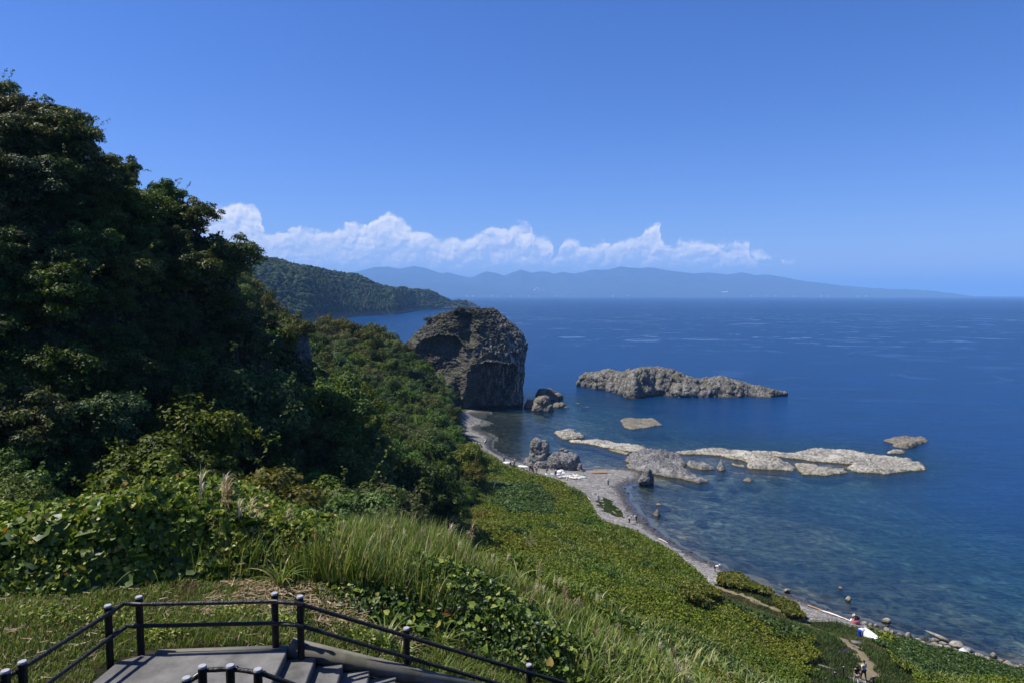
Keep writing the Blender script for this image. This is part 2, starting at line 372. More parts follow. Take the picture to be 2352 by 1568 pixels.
M['plume_red'] = leafmat('plume_red', [(0, (.26, .15, .11)), (1, (.52, .36, .28))], .7, .2, .35)

m, t, o = mat('bark'); n = t.noise(t.mapping(t.obj(), (6, 6, 1.2)), 3.0, 6.0, .65)
princ(t, o, t.mix(n, (.035, .028, .022, 1), (.12, .10, .08, 1)), .9, .2, t.bump(n, .7, .05)); M['bark'] = m
M['dead_wood'] = plain('dead_wood', (.36, .33, .30), .85, .2, .25, 9.0, .4)
M['driftwood'] = plain('driftwood', (.70, .66, .60), .85, .2, .2, 6.0, .3)
M['drift_orange'] = plain('orange_driftwood', (.46, .27, .16), .8, .2, .2, 5.0, .3)

# forest floor / hillside soil
m, t, o = mat('soil'); p = t.pos(); n1 = t.noise(p, .35, 6.0, .6); n3 = t.noise(p, 4.0, 5.0, .6)
z = t.sep(p)[2]
c = t.mix(n3, (.007, .009, .004, 1), (.024, .028, .010, 1)); c = t.mix(t.step(n1, .45, .62), c, (.045, .040, .022, 1))
c = t.mix(t.math('SUBTRACT', 1.0, t.step(z, .1, .9)), c, (.12, .115, .10, 1))
princ(t, o, c, .95, .1, t.bump(n3, .8, .15)); M['soil'] = m
# bare cliff
def rockmat(name, dark, lite, scale=1.0, grass=0.0, guano=0.0, tide=None, crack=.6, warm=None, bumpd=.35):
    m, t, o = mat(name); p = t.pos(); g = t.n.new('ShaderNodeNewGeometry'); nz = t.sep(g.outputs['Normal'])[2]; z = t.sep(p)[2]
    big = t.noise(p, .16 * scale, 5.0, .6, .3); fine = t.noise(p, 1.8 * scale, 9.0, .68, .2); grain = t.noise(p, 9.0 * scale, 4.0, .7)
    v = t.n.new('ShaderNodeTexVoronoi'); v.feature = 'DISTANCE_TO_EDGE'; t.set(v.inputs['Scale'], .55 * scale)
    wp = t.vmath('ADD', p, t.vmath('SCALE', t.noise(p, .8 * scale, 4.0, .6, color=True), None)); wp.node.inputs[3].default_value = 1.0
    wsc = t.vmath('SCALE', t.noise(p, .7 * scale, 4.0, .65, color=True)); wsc.node.inputs[3].default_value = 1.6 / scale
    t.set(v.inputs['Vector'], t.vmath('ADD', p, wsc)); ck = t.step(v.outputs['Distance'], 0.0, .055)
    c = t.mix(t.step(fine, .33, .68), dark + (1,), lite + (1,))
    c = t.mix(t.math('MULTIPLY', t.step(big, .45, .68), .55), c, tuple(min(1, a * 1.35) for a in lite) + (1,))
    c = t.mix(t.math('MULTIPLY', t.step(grain, .45, .75), .3), c, tuple(a * .45 for a in dark) + (1,))
    if warm: c = t.mix(t.math('MULTIPLY', t.step(t.noise(p, .5 * scale, 3.0, .6), .5, .68), .6), c, warm + (1,))
    c = t.mix(t.math('MULTIPLY', t.math('SUBTRACT', 1.0, ck), crack), c, tuple(a * .25 for a in dark) + (1,))
    if grass:
        gn = t.noise(p, .45, 6.0, .65); f = t.math('MULTIPLY', t.step(nz, .30, .62), t.step(gn, .62 - grass * .3, .72 - grass * .25))
        gc = t.mix(t.noise(p, 3.0, 4.0, .6), (.055, .062, .026, 1), (.16, .15, .075, 1)); c = t.mix(f, c, gc)
    if guano:
        gs = t.noise(t.mapping(p, (1.2, 1.2, .28)), .9, 6.0, .7); xx = t.sep(p)[0]
        f = t.math('MULTIPLY', t.step(gs, .50, .60), guano if isinstance(guano, float) else guano); 
        f = t.math('MULTIPLY', f, t.lin(xx, -14.0, 2.0, .05, 1.0), clamp=True); c = t.mix(f, c, (.62, .62, .60, 1))
    if tide is not None:
        wob = t.math('ADD', z, t.math('MULTIPLY', t.math('SUBTRACT', fine, .5), .5))
        c = t.mix(t.math('SUBTRACT', 1.0, t.step(wob, tide[0], tide[1])), c, tide[2] + (1,))
        c = t.mix(t.math('SUBTRACT', 1.0, t.step(wob, .0, .20)), c, (.030, .026, .016, 1))
    h = t.math('ADD', t.math('MULTIPLY', fine, 1.0), t.math('MULTIPLY', grain, .28)); h = t.math('ADD', h, t.math('MULTIPLY', ck, .25))
    princ(t, o, c, .9, .2, t.bump(h, .85, bumpd)); M[name] = m; return m
rockmat('monolith_rock', (.022, .020, .018), (.145, .134, .118), 1.0, grass=.62, guano=.75, tide=(.3, 1.2, (.045, .040, .030)), bumpd=.7)
rockmat('island_rock', (.026, .025, .022), (.26, .24, .205), 1.0, grass=.42, guano=.25, tide=(.3, .9, (.07, .06, .045)), bumpd=.6)
rockmat('grey_rock', (.075, .073, .071), (.34, .33, .315), 1.3, tide=(.10, .5, (.21, .18, .10)), crack=.5, bumpd=.5)
rockmat('ledge_rock', (.11, .10, .085), (.50, .47, .39), .9, tide=(.14, .34, (.23, .19, .095)), crack=.42, bumpd=.45)
rockmat('brown_rock', (.09, .08, .062), (.25, .22, .17), 1.6, tide=(.05, .2, (.10, .085, .05)), crack=.5, bumpd=.15)
rockmat('wet_rock', (.045, .04, .034), (.15, .135, .11), 1.6, tide=(.1, .3, (.05, .042, .03)), crack=.4, bumpd=.12)
rockmat('shore_rock', (.14, .13, .105), (.36, .335, .28), 2.4, tide=(.15, .45, (.13, .11, .075)), crack=.35, bumpd=.08)
rockmat('white_rock', (.35, .35, .35), (.55, .55, .54), 3.0, tide=(.05, .25, (.25, .22, .17)), crack=.2, bumpd=.05)
rockmat('cliff_rock', (.05, .052, .055), (.20, .20, .20), .9, grass=.4, crack=.6, bumpd=.5)
rockmat('coast_rock', (.06, .05, .042), (.17, .14, .11), .12, crack=.5, bumpd=2.0)

# pebble beach
m, t, o = mat('pebbles'); p = t.pos(); z = t.sep(p)[2]
v1 = t.n.new('ShaderNodeTexVoronoi'); t.set(v1.inputs['Scale'], 3.4); t.set(v1.inputs['Vector'], p)
v2 = t.n.new('ShaderNodeTexVoronoi'); t.set(v2.inputs['Scale'], 8.5); t.set(v2.inputs['Vector'], p)
r1 = t.sep(v1.outputs['Color'])[0]; r2 = t.sep(v2.outputs['Color'])[1]
v0 = t.n.new('ShaderNodeTexVoronoi'); t.set(v0.inputs['Scale'], 1.5); t.set(v0.inputs['Vector'], t.mapping(p, (1.0, 1.5, 1), (0, 0, R(30)))); r0 = t.sep(v0.outputs['Color'])[2]
c = t.mix(t.math('POWER', r1, 1.5), (.035, .035, .036, 1), (.40, .39, .37, 1)); c = t.mix(.4, c, t.mix(r2, (.06, .06, .06, 1), (.42, .41, .39, 1))); c = t.mix(.38, c, t.mix(t.math('POWER', r0, 2.0), (.05, .05, .052, 1), (.52, .51, .49, 1)))
big = t.noise(p, .22, 5.0, .6); c = t.mix(t.step(big, .4, .7), c, t.mix(.5, c, (.27, .26, .245, 1)))
wetn = t.noise(p, 1.1, 4.0, .6); wet = t.math('SUBTRACT', 1.0, t.step(t.math('ADD', z, t.math('MULTIPLY', t.math('SUBTRACT', wetn, .5), .5)), .10, .32))
c = t.mix(1.0, c, (1.04, 1.0, .93, 1), 'MULTIPLY'); c = t.mix(t.math('MULTIPLY', wet, .93), c, t.mix(r1, (.018, .016, .014, 1), (.085, .075, .06, 1)))
h = t.math('ADD', t.math('MULTIPLY', v1.outputs['Distance'], -1.0), t.math('MULTIPLY', v2.outputs['Distance'], -.5))
princ(t, o, c, t.lin(wet, 0, 1, .85, .45), .3, t.bump(h, 1.0, .16)); M['pebbles'] = m
# sea bed: pale rubble, weed-brown ledges
m, t, o = mat('seabed'); p = t.pos(); pr = t.mapping(p, (1, 1, 0), (0, 0, R(38)))
a = t.noise(t.mapping(pr, (.6, 1.5, 1)), .055, 8.0, .66, .9); b = t.noise(p, .55, 7.0, .72, .6); d = t.voro(p, 1.6, 'F1', out=0); e_ = t.noise(p, .03, 3.0, .5)
c = t.mix(t.step(b, .38, .62), (.010, .012, .010, 1), (.15, .135, .085, 1))
c = t.mix(t.math('MULTIPLY', t.step(a, .47, .54), .85), c, t.mix(t.step(b, .40, .66), (.075, .062, .038, 1), (.36, .30, .185, 1)))
c = t.mix(t.math('MULTIPLY', t.step(d, .28, .12), .35), c, (.22, .21, .17, 1))
c = t.mix(t.math('MULTIPLY', t.step(e_, .45, .6), .5), c, (.016, .022, .020, 1))
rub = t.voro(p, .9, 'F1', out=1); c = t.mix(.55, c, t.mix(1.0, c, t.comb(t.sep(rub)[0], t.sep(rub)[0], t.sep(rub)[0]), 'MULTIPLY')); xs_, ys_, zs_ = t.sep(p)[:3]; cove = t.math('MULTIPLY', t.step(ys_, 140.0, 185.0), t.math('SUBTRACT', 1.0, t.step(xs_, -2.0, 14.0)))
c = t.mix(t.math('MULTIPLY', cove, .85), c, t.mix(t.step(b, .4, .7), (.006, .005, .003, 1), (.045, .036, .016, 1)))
princ(t, o, c, .9, .1, t.bump(b, .5, .2)); M['seabed'] = m

# sea water: clear in the shallows, blue where it is deep; 'depth' is the real depth of water under each vertex
m, t, o = mat('water'); p = t.pos(); at = t.new('ShaderNodeAttribute', attribute_name='depth'); dep = at.outputs['Fac']
cd = t.n.new('ShaderNodeNewGeometry')
w1 = t.noise(t.mapping(p, (1.0, 2.2, 1), (0, 0, R(-14))), .75, 4.0, .62); w2 = t.noise(t.mapping(p, (.5, 1.6, 1), (0, 0, R(-14))), .14, 7.0, .66); w3 = t.noise(p, 3.3, 3.0, .6)
slick = t.noise(t.mapping(p, (.8, 1.0, 1), (0, 0, R(-9))), .012, 9.0, .74, 2.6); sl2 = t.noise(t.mapping(p, (.25, 1.0, 1)), .0012, 3.0, .5)
calm = t.math('MULTIPLY', t.step(slick, .545, .61), t.step(sl2, .40, .56))
wh = t.math('ADD', t.math('MULTIPLY', w1, .10), t.math('ADD', t.math('MULTIPLY', w2, .42), t.math('MULTIPLY', w3, .02)))
far = t.math('SUBTRACT', 1.0, t.math('MULTIPLY', t.step(t.sep(p)[1], 150.0, 380.0), .0))
nrm = t.bump(wh, t.math('MULTIPLY', t.fmix(calm, 1.0, .12), t.lin(dep, 0, 3.0, .42, 1.0)), 1.1)
opac = t.math('SUBTRACT', 1.0, t.math('POWER', 2.718, t.math('MULTIPLY', dep, -.20)), clamp=True)
tint = t.mix(t.step(dep, 0.0, 3.2), (.90, .97, .98, 1), (.45, .82, .92, 1))
tb = t.new('ShaderNodeBsdfTransparent'); t.set(tb.inputs[0], tint)
wn_ = t.noise(t.mapping(p, (1, 2.2, 1)), .02, 5.0, .55)
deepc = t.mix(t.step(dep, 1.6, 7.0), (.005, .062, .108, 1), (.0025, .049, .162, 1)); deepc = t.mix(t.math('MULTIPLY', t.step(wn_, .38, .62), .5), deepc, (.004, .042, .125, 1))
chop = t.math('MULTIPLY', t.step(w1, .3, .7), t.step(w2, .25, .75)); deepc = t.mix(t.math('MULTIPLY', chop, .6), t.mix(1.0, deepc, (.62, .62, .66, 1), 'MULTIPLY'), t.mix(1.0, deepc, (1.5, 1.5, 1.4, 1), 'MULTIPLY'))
df = t.new('ShaderNodeBsdfDiffuse'); t.set(df.inputs[0], deepc)
body = t.new('ShaderNodeMixShader'); t.set(body.inputs[0], opac); t.l.new(tb.outputs[0], body.inputs[1]); t.l.new(df.outputs[0], body.inputs[2])
gl = t.new('ShaderNodeBsdfGlossy'); t.set(gl.inputs['Roughness'], t.fmix(calm, .12, .05)); t.set(gl.inputs['Normal'], nrm); gl.inputs[0].default_value = (1, 1, 1, 1)
fr = t.new('ShaderNodeFresnel'); fr.inputs[0].default_value = 1.33; t.set(fr.inputs['Normal'], nrm)
ff = t.math('MINIMUM', fr.outputs[0], t.fmix(calm, .22, .52))
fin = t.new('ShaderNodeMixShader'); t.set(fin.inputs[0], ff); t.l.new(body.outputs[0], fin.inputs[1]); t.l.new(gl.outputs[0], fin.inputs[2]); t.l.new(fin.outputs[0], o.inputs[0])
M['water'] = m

m, t, o = mat('dirt'); p = t.pos(); n = t.noise(p, 2.0, 6.0, .65); princ(t, o, t.mix(n, (.12, .10, .05, 1), (.29, .235, .14, 1)), .95, .1, t.bump(n, .6, .08)); M['dirt'] = m
m, t, o = mat('ditch_mud'); p = t.pos(); n = t.noise(p, 3.0, 5.0, .6); princ(t, o, t.mix(n, (.012, .011, .009, 1), (.04, .035, .025, 1)), .7, .3); M['mud'] = m
m, t, o = mat('concrete'); p = t.pos(); n = t.noise(p, 1.1, 8.0, .7); f = t.noise(p, 38.0, 4.0, .8); s = t.noise(p, .5, 5.0, .6, .8)
c = t.mix(t.step(n, .3, .72), (.100, .096, .088, 1), (.205, .196, .178, 1)); c = t.mix(t.math('MULTIPLY', t.step(f, .52, .72), .5), c, (.27, .27, .26, 1)); c = t.mix(t.math('MULTIPLY', t.step(f, .47, .25), .4), c, (.05, .05, .045, 1))
c = t.mix(t.math('MULTIPLY', t.step(s, .48, .62), .6), c, (.055, .054, .048, 1)); princ(t, o, c, .9, .2, t.bump(f, .5, .01)); M['concrete'] = m
m, t, o = mat('kerb_concrete'); p = t.pos(); n = t.noise(p, 2.1, 8.0, .7); f = t.noise(p, 30.0, 4.0, .8)
c = t.mix(n, (.10, .092, .075, 1), (.24, .225, .19, 1)); c = t.mix(t.math('MULTIPLY', t.step(t.noise(p, 1.3, 5.0, .6), .5, .62), .5), c, (.07, .075, .035, 1)); princ(t, o, c, .92, .2, t.bump(f, .5, .01)); M['kerb'] = m
m, t, o = mat('black_bark_plastic'); q = t.obj(); n = t.noise(t.mapping(q, (1, 1, .3)), 46.0, 4.0, .6); v = t.voro(t.mapping(q, (1, 1, .3)), 40.0)
princ(t, o, t.mix(n, (.006, .006, .0065, 1), (.020, .019, .018, 1)), t.lin(n, .3, .7, .40, .6), .22, t.bump(v, .75, .012)); M['black_plastic'] = m
m, t, o = mat('black_bark_rail'); q = t.obj(); n = t.noise(q, 34.0, 5.0, .65); v = t.voro(q, 26.0)
princ(t, o, t.mix(n, (.006, .006, .0065, 1), (.024, .023, .022, 1)), t.lin(n, .3, .7, .34, .55), .35, t.bump(t.math('ADD', v, n), .8, .014)); M['black_rail'] = m
M['bracket'] = plain('black_bracket', (.012, .012, .013), .35, .5, .1)
M['cap'] = plain('pale_cap', (.36, .36, .38), .6, .3, .10, 22.0)
M['white_sheet'] = plain('white_sheet', (.82, .82, .83), .5, .4, .06, 3.0, .3)
M['white_bag'] = plain('white_bag', (.74, .75, .76), .6, .3, .12, 7.0, .5)
M['net_green'] = plain('pale_green_net', (.46, .55, .50), .8, .2, .25, 14.0, .6)
M['blue_plastic'] = plain('blue_plastic', (.015, .06, .42), .4, .5, .08)
M['pink_net'] = plain('pink_net', (.50, .15, .19), .8, .2, .25, 30.0, .4)
M['skin'] = plain('skin', (.46, .28, .19), .55, .3, .05)
M['hair'] = plain('dark_hair', (.012, .010, .009), .5, .4, .1)
M['hair_brown'] = plain('brown_hair', (.045, .026, .018), .5, .4, .1)
def cloth(key, col):
    k = 'cloth_' + key
    if k not in M: M[k] = plain(key + '_cloth', col, .85, .15, .10, 14.0, .15)
    return M[k]
CL = dict(white=(.78, .78, .79), black=(.012, .012, .014), grey=(.30, .31, .33), pale=(.55, .57, .62), denim=(.035, .045, .075), light=(.62, .62, .64), orange=(.62, .25, .05), red=(.30, .035, .03), blue=(.04, .09, .30), brown=(.16, .075, .04), navy=(.02, .025, .05), straw=(.55, .45, .26), darkred=(.12, .025, .02))
# ================================================================== the lie of the land
SHORE_P = [(1085,937),(1116,947),(1098,962),(1092,978),(1104,991),(1126,1004.6),(1117,1015.6),(1121.5,1029),(1139,1042),(1165,1053),(1192,1060.7),(1211.6,1066),(1250,1071),(1290,1075),(1328,1078),(1341,1079),(1381,1074),(1425,1077),(1466.5,1081),
 (1472,1092),(1465,1101),(1447,1106),(1425,1115.6),(1429,1134),(1440,1158),(1455.5,1178),(1473,1191.4),(1486,1207),(1506,1224),(1539,1248.5),(1573,1265.7),(1605,1285),(1646.6,1300),(1690.5,1320.7),(1739,1344),(1778,1361),
 (1837.5,1380),(1884.6,1399.5),(1935.6,1416.5),(1974.6,1426),(2023,1445.7),(2072,1462.7),(2120.5,1475),(2181,1487),(2242,1504),(2303,1526),(2352,1533),(2450,1556),(2600,1590)]
INNER_P = [(1040,950),(1048,985),(1085,1010),(1117,1037),(1139,1052),(1156.6,1065),(1187,1076),(1220,1088),(1253,1093.5),(1286,1106),(1319,1123),(1345.6,1141),(1359,1160.6),(1372,1189),(1407,1204.6),(1451,1222),(1506,1244),(1528,1259.5),
 (1560,1281),(1593,1302),(1617,1326.8),(1640,1344),(1646,1334),(1673.5,1325.6),(1700,1333),(1730,1349),(1766,1364),(1781,1376),(1800,1386),(1825,1404),(1853,1424),(1865,1420),(1926,1421.5),(1955,1433.5),(1989,1441.5),(2035,1455.4),(2084,1472.5),(2132.6,1482),(2181,1500),(2254,1520),(2315,1537),(2400,1556),(2560,1590)]
SHORE = np.array([atz(a, b, 0.0) for a, b in SHORE_P]); INNER = np.array([atz(a, b, 1.15) for a, b in INNER_P])
CP = []
for q in SHORE: CP.append((q[0], q[1], 0.0))
for i, q in enumerate(INNER):
    if i % 1 == 0: CP.append((q[0], q[1], 0.95 if q[1] > 110 else 0.8))
for i in range(1, len(SHORE) - 1):                   # just off the water line
    tdir = SHORE[i + 1] - SHORE[i - 1]; nrm = np.array([-tdir[1], tdir[0]]) ; nrm /= np.linalg.norm(nrm)
    q = SHORE[i][:2] + nrm * 2.6; ins = SHORE[i][:2] - nrm * 2.0
    CP.append((q[0], q[1], -.34))
for px, py, z in [(1480,1140,-.7),(1520,1180,-.9),(1600,1250,-.9),(1700,1300,-.9),(1800,1340,-.9),(1950,1390,-.9),(2100,1440,-.9),(2300,1490,-.9),(1600,1160,-1.3),(1700,1220,-1.5),(1850,1280,-1.4),(2000,1340,-1.3),(2200,1400,-1.5),(1800,1170,-2.0),
   (1900,1220,-1.4),(2000,1250,-2.4),(2100,1180,-4.5),(2200,1300,-2.6),(2320,1350,-2.6),(2350,1200,-5.5),(1600,1105,-1.4),(1750,1110,-1.8),(1900,1115,-2.5),(2050,1110,-3.6),(2250,1100,-7),(1500,1045,-.4),(1650,1045,-.6),(1850,1055,-.6),(2050,1070,-.8),
   (1380,1055,-1.0),(1300,1045,-1.3),(1250,990,-1.5),(1170,985,-.6),(1160,1015,-.6),(1190,962,-.8),(1400,985,-2.2),(1500,1000,-3),(1700,1005,-4.5),(1900,1000,-6),(1300,950,-2),(1400,930,-4),(1600,950,-6.5),(1300,905,-4),(1500,850,-9),(1250,850,-8),
   (1900,900,-10),(2200,900,-12),(1700,800,-14),(1200,800,-12),(2450,1450,-1.8),(2600,1500,-1.8),(2700,1300,-4)]:
    q = atz(px, py, 0.0); CP.append((q[0], q[1], z))
YL = 33.55                                            # level of the landing
CP += [(-9, 11, YL - .05), (-5, 11, YL - .1), (-9, 14, YL - .1), (-6.5, 14, YL - .1), (-4.9, 14.2, YL - .12), (-12, 14, YL + .25), (-15, 19, YL + .1), (-4.6, 17.5, YL - .25), (-9, 18, YL - .05), (-13, 17, YL + .1), (-18, 12, YL + .8), (-12, 9, YL + .4),
       (0, 0, 39.2), (-8, 0, 39.0), (8, 0, 38.0), (0, 7, 35.6), (6, 8, 33.0), (-8, 7, 35.3), (-25, 0, 42), (25, 0, 36), (-2.6, 13.9, 32.5), (-.2, 14.6, 31.45), (2.4, 15.4, 30.2), (-2.5, 16.5, 32.5), (0, 18, 31.5), (3, 19, 30.3), (5.5, 18.5, 29.2),
       (-4, 20.5, 32.9), (-8, 21, 33.2), (-13, 21, 33.2), (-18, 20, 33.8), (-1, 22, 31.8), (9, 18, 28.0), (9, 12, 30), (14, 22, 25), (14, 30, 22.0), (18, 8, 32)]
CP += [(-8, 27, 29.5), (-14, 27, 29.5), (-20, 28, 30), (-2, 28, 28.4), (4, 28, 26.4), (-30, 20, 40), (-30, 30, 36)]
def land(px, py, y, dz=0.0):
    q = aty(px, py, y); CP.append((q[0], q[1], q[2] + dz))
for a in [(1300,1250,78,-.6),(1150,1160,112,-.6),(1100,1200,88,-.6),(1500,1350,64,-.6),(1700,1450,57,-.5),(1600,1540,44,-.5),(1800,1510,55,-.4),(1900,1450,69,-.2),(1950,1485,62,-.1),(1150,1300,62,-.6),(1970,1566,54,0),(2100,1566,56,-.3),(2020,1480,68,-.2),(2200,1540,62,-.4),
          (1400,1220,100,-.6),(1250,1160,122,-.6),(1450,1300,75,-.6),(1200,1120,138,-.6),(1350,1400,50,-.6),(1250,1350,50,-.6),(1450,1480,42,-.6),(1750,1400,74,-.5),(1000,1250,62,-1)]: land(*a)
for a in [(1080,1060,150,-5),(960,900,185,-7),(1000,1000,140,-5),(1100,1110,122,-3.5),(900,1200,68,-6),(700,1160,52,-6),(500,1040,48,-7),(300,1000,44,-6),(600,1040,56,-7),(430,930,52,-7),(100,1100,40,-6),(800,1100,92,-6),(800,900,140,-7),(700,950,110,-6),(930,790,232,-7),(870,755,235,-7),(700,715,225,-7),(640,690,200,-7),(760,730,232,-7),(1060,900,220,-6),(620,980,78,-6),
          (0,195,58,-4),(200,290,60,-4),(420,440,64,-4),(520,560,69,-4),(590,665,75,-3.5),(640,770,80,-3),(680,860,84,-3),(0,600,48,-4.5),(300,620,55,-4.5),(0,900,42,-4.5),(300,850,50,-4.5),(500,760,62,-4),(150,420,53,-4),(560,900,72,-4)]: land(*a)
CP += [(-75, 80, 68), (-60, 100, 44), (-48, 118, 32), (-40, 105, 26), (-52, 140, 32), (-90, 110, 72), (-110, 60, 80), (-60, 40, 62), (-50, 20, 54), (-80, 20, 70), (-70, 150, 50), (-90, 200, 45), (-130, 150, 70), (-130, 240, 40), (-60, 180, 30), (-50, 256, 10), (-80, 262, 12), (-120, 270, 14), (-50, 285, -2), (-90, 295, -2), (-140, 300, -2), (-22, 255, 1.0), (-30, 250, 4),
       (-10, 285, -3), (20, 300, -8), (-60, 340, -8), (-140, 340, -8), (60, 30, 10), (60, 10, 22), (80, 50, 2.5), (95, 30, 6), (45, 45, 9.5), (130, 40, -1), (150, 80, -3), (160, 10, 2)]
CP = np.array(CP)
def _phi(r2): return np.where(r2 > 0, .5 * r2 * np.log(r2 + 1e-12), 0)
_d2 = ((CP[:, None, :2] - CP[None, :, :2]) ** 2).sum(-1) / 1e4
_n = len(CP); _A = np.zeros((_n + 3, _n + 3)); _A[:_n, :_n] = _phi(_d2) + np.eye(_n) * 2e-5; _P = np.c_[np.ones(_n), CP[:, :2] / 100]; _A[:_n, _n:] = _P; _A[_n:, :_n] = _P.T
_w = np.linalg.solve(_A, np.r_[CP[:, 2], 0, 0, 0])
def tps(x, y):
    x = np.ravel(x).astype(float); y = np.ravel(y).astype(float); out = np.empty(len(x))
    for s in range(0, len(x), 20000):
        a, b = x[s:s + 20000], y[s:s + 20000]
        d2 = ((a[:, None] - CP[None, :, 0]) ** 2 + (b[:, None] - CP[None, :, 1]) ** 2) / 1e4
        out[s:s + 20000] = _phi(d2) @ _w[:_n] + _w[_n] + _w[_n + 1] * a / 100 + _w[_n + 2] * b / 100
    return out
GX0, GX1, GY0, GY1, GS = -150.0, 190.0, -6.0, 400.0, 1.0
gx = np.arange(GX0, GX1 + .1, GS); gy = np.arange(GY0, GY1 + .1, GS)
GXX, GYY = np.meshgrid(gx, gy, indexing='ij')
Z = tps(GXX, GYY).reshape(GXX.shape)
Z = np.where(GYY > 300, np.minimum(Z, -4 - (GYY - 300) * .1), Z); Z = np.clip(Z, -16, 95)
det = n2(GXX, GYY, .12, 4, 2.0).reshape(Z.shape)
amp = np.clip((Z - 1.4) / 3, 0, 1) * .5 * np.clip((np.hypot(GXX, GYY) - 24) / 15, 0, 1)
sub = np.clip((-Z - .25) / 1.5, 0, 1)
Z = Z + det * amp + sub * (.42 * n2(GXX, GYY, .22, 5, 5.0, .6).reshape(Z.shape) + .35 * n2(GXX, GYY, .07, 3, 8.0).reshape(Z.shape))
_land = poly_sd(GXX, GYY, np.array([(-160, 262), (-40, 258), *INNER[1:, :2], (200, 40), (200, -20), (-160, -20)]))
Z = np.maximum(Z, np.clip(_land * .12 + .5, -99, 1.6) * (_land > 0) - 99 * (_land <= 0))
def hgt(x, y):
    x = np.asarray(x, float); y = np.asarray(y, float)
    fx = np.clip((x - GX0) / GS, 0, len(gx) - 1.001); fy = np.clip((y - GY0) / GS, 0, len(gy) - 1.001)
    i = fx.astype(int); j = fy.astype(int); a = fx - i; b = fy - j
    return Z[i, j] * (1 - a) * (1 - b) + Z[i + 1, j] * a * (1 - b) + Z[i, j + 1] * (1 - a) * b + Z[i + 1, j + 1] * a * b
def hit(px, py, off=0.0):                     # where the line of sight meets the land
    d = ray(px, py); t0 = 8.0; prev = None
    tt = np.concatenate([np.arange(8, 60, .25), np.arange(60, 330, .6)]); X = d[0] * tt; Y = d[1] * tt; zz = EYE + d[2] * tt
    below = zz < hgt(X, Y) + off; k = int(np.argmax(below))
    if not below.any(): return None
    return np.array([X[k], Y[k], float(hgt(X[k], Y[k]))])
# ================================================================== setting
def sheet(name, mt, zfun, x0, x1, y0, y1, s, keep, smooth=True):
    xs = np.arange(x0, x1 + s * .5, s); ys = np.arange(y0, y1 + s * .5, s); X, Y = np.meshgrid(xs, ys, indexing='ij')
    Zv = zfun(X, Y); V = np.stack([X, Y, Zv], -1).reshape(-1, 3); F = grid_faces(len(xs), len(ys))
    k = keep(V[F].mean(1)); F = F[k]; used = np.unique(F); mp = -np.ones(len(V), int); mp[used] = np.arange(len(used))
    me = mesh_np(name, V[used], mp[F], (mt,), smooth); return link(name, me)
og = sheet('ground', M['soil'], lambda x, y: hgt(x, y), GX0, GX1, GY0, GY1, 1.0, lambda c: c[:, 2] > -.28); tag(og, kind='structure')
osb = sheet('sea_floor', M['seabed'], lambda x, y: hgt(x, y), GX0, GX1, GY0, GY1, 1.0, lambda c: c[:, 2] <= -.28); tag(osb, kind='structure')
# beach: pebble sheet resting on the ground between the grass and the water
OFF = []
for i in range(len(SHORE)):
    a = SHORE[max(0, i - 1)]; b = SHORE[min(len(SHORE) - 1, i + 1)]; tdir = b - a; nrm = np.array([-tdir[1], tdir[0]]); nrm /= np.linalg.norm(nrm)
    OFF.append(SHORE[i][:2] + nrm * 1.3)
BEACH = np.concatenate([INNER[:, :2], np.array(OFF)[::-1]])
def beach_z(x, y):
    sd = poly_sd(x, y, BEACH); e = n2(x, y, .35, 4, 3.0).reshape(x.shape) * 1.1
    return hgt(x, y) + np.clip((sd + e) * .16, -.45, .075) + n2(x, y, .8, 3, 1.0).reshape(x.shape) * .05
bx0, bx1, by0, by1 = -30.0, 75.0, 62.0, 262.0
ob = sheet('beach', M['pebbles'], beach_z, bx0, bx1, by0, by1, .5, lambda c: poly_sd(c[:, 0], c[:, 1], BEACH) > -2.2); tag(ob, kind='structure')
# footpath
def strip(name, mt, pts, width, lift, s=.35, wob=.5):
    C = np.array([p[:2] for p in pts]); 
    x0, y0 = C.min(0) - 4; x1, y1 = C.max(0) + 4
    def zf(x, y):
        d = -poly_sd(x, y, C, closed=False)                 # minus distance to the line
        d = -d if d.min() < 0 else d
        return hgt(x, y) + np.clip((width / 2 - np.abs(d) + n2(x, y, .9, 3, 4.).reshape(x.shape) * wob) * .25, -.3, lift)
    o = sheet(name, mt, zf, x0, x1, y0, y1, s, lambda c: np.abs(poly_sd(c[:, 0], c[:, 1], C, closed=False)) < width / 2 + 1.0); return tag(o, kind='structure')
PATH = [hit(*q) for q in [(1640,1346),(1668,1356),(1720,1376),(1780,1400),(1840,1426),(1900,1452),(1945,1476),(1975,1500),(1992,1520),(1998,1540),(1992,1560)]]
strip('footpath', M['dirt'], PATH, 1.15, .05, wob=1.5)
DITCH = [hit(*q) for q in [(1935,1501),(1948,1492),(1960,1484),(1976,1469)]]
strip('drainage_ditch', M['mud'], DITCH, .30, .06, .15, .1)

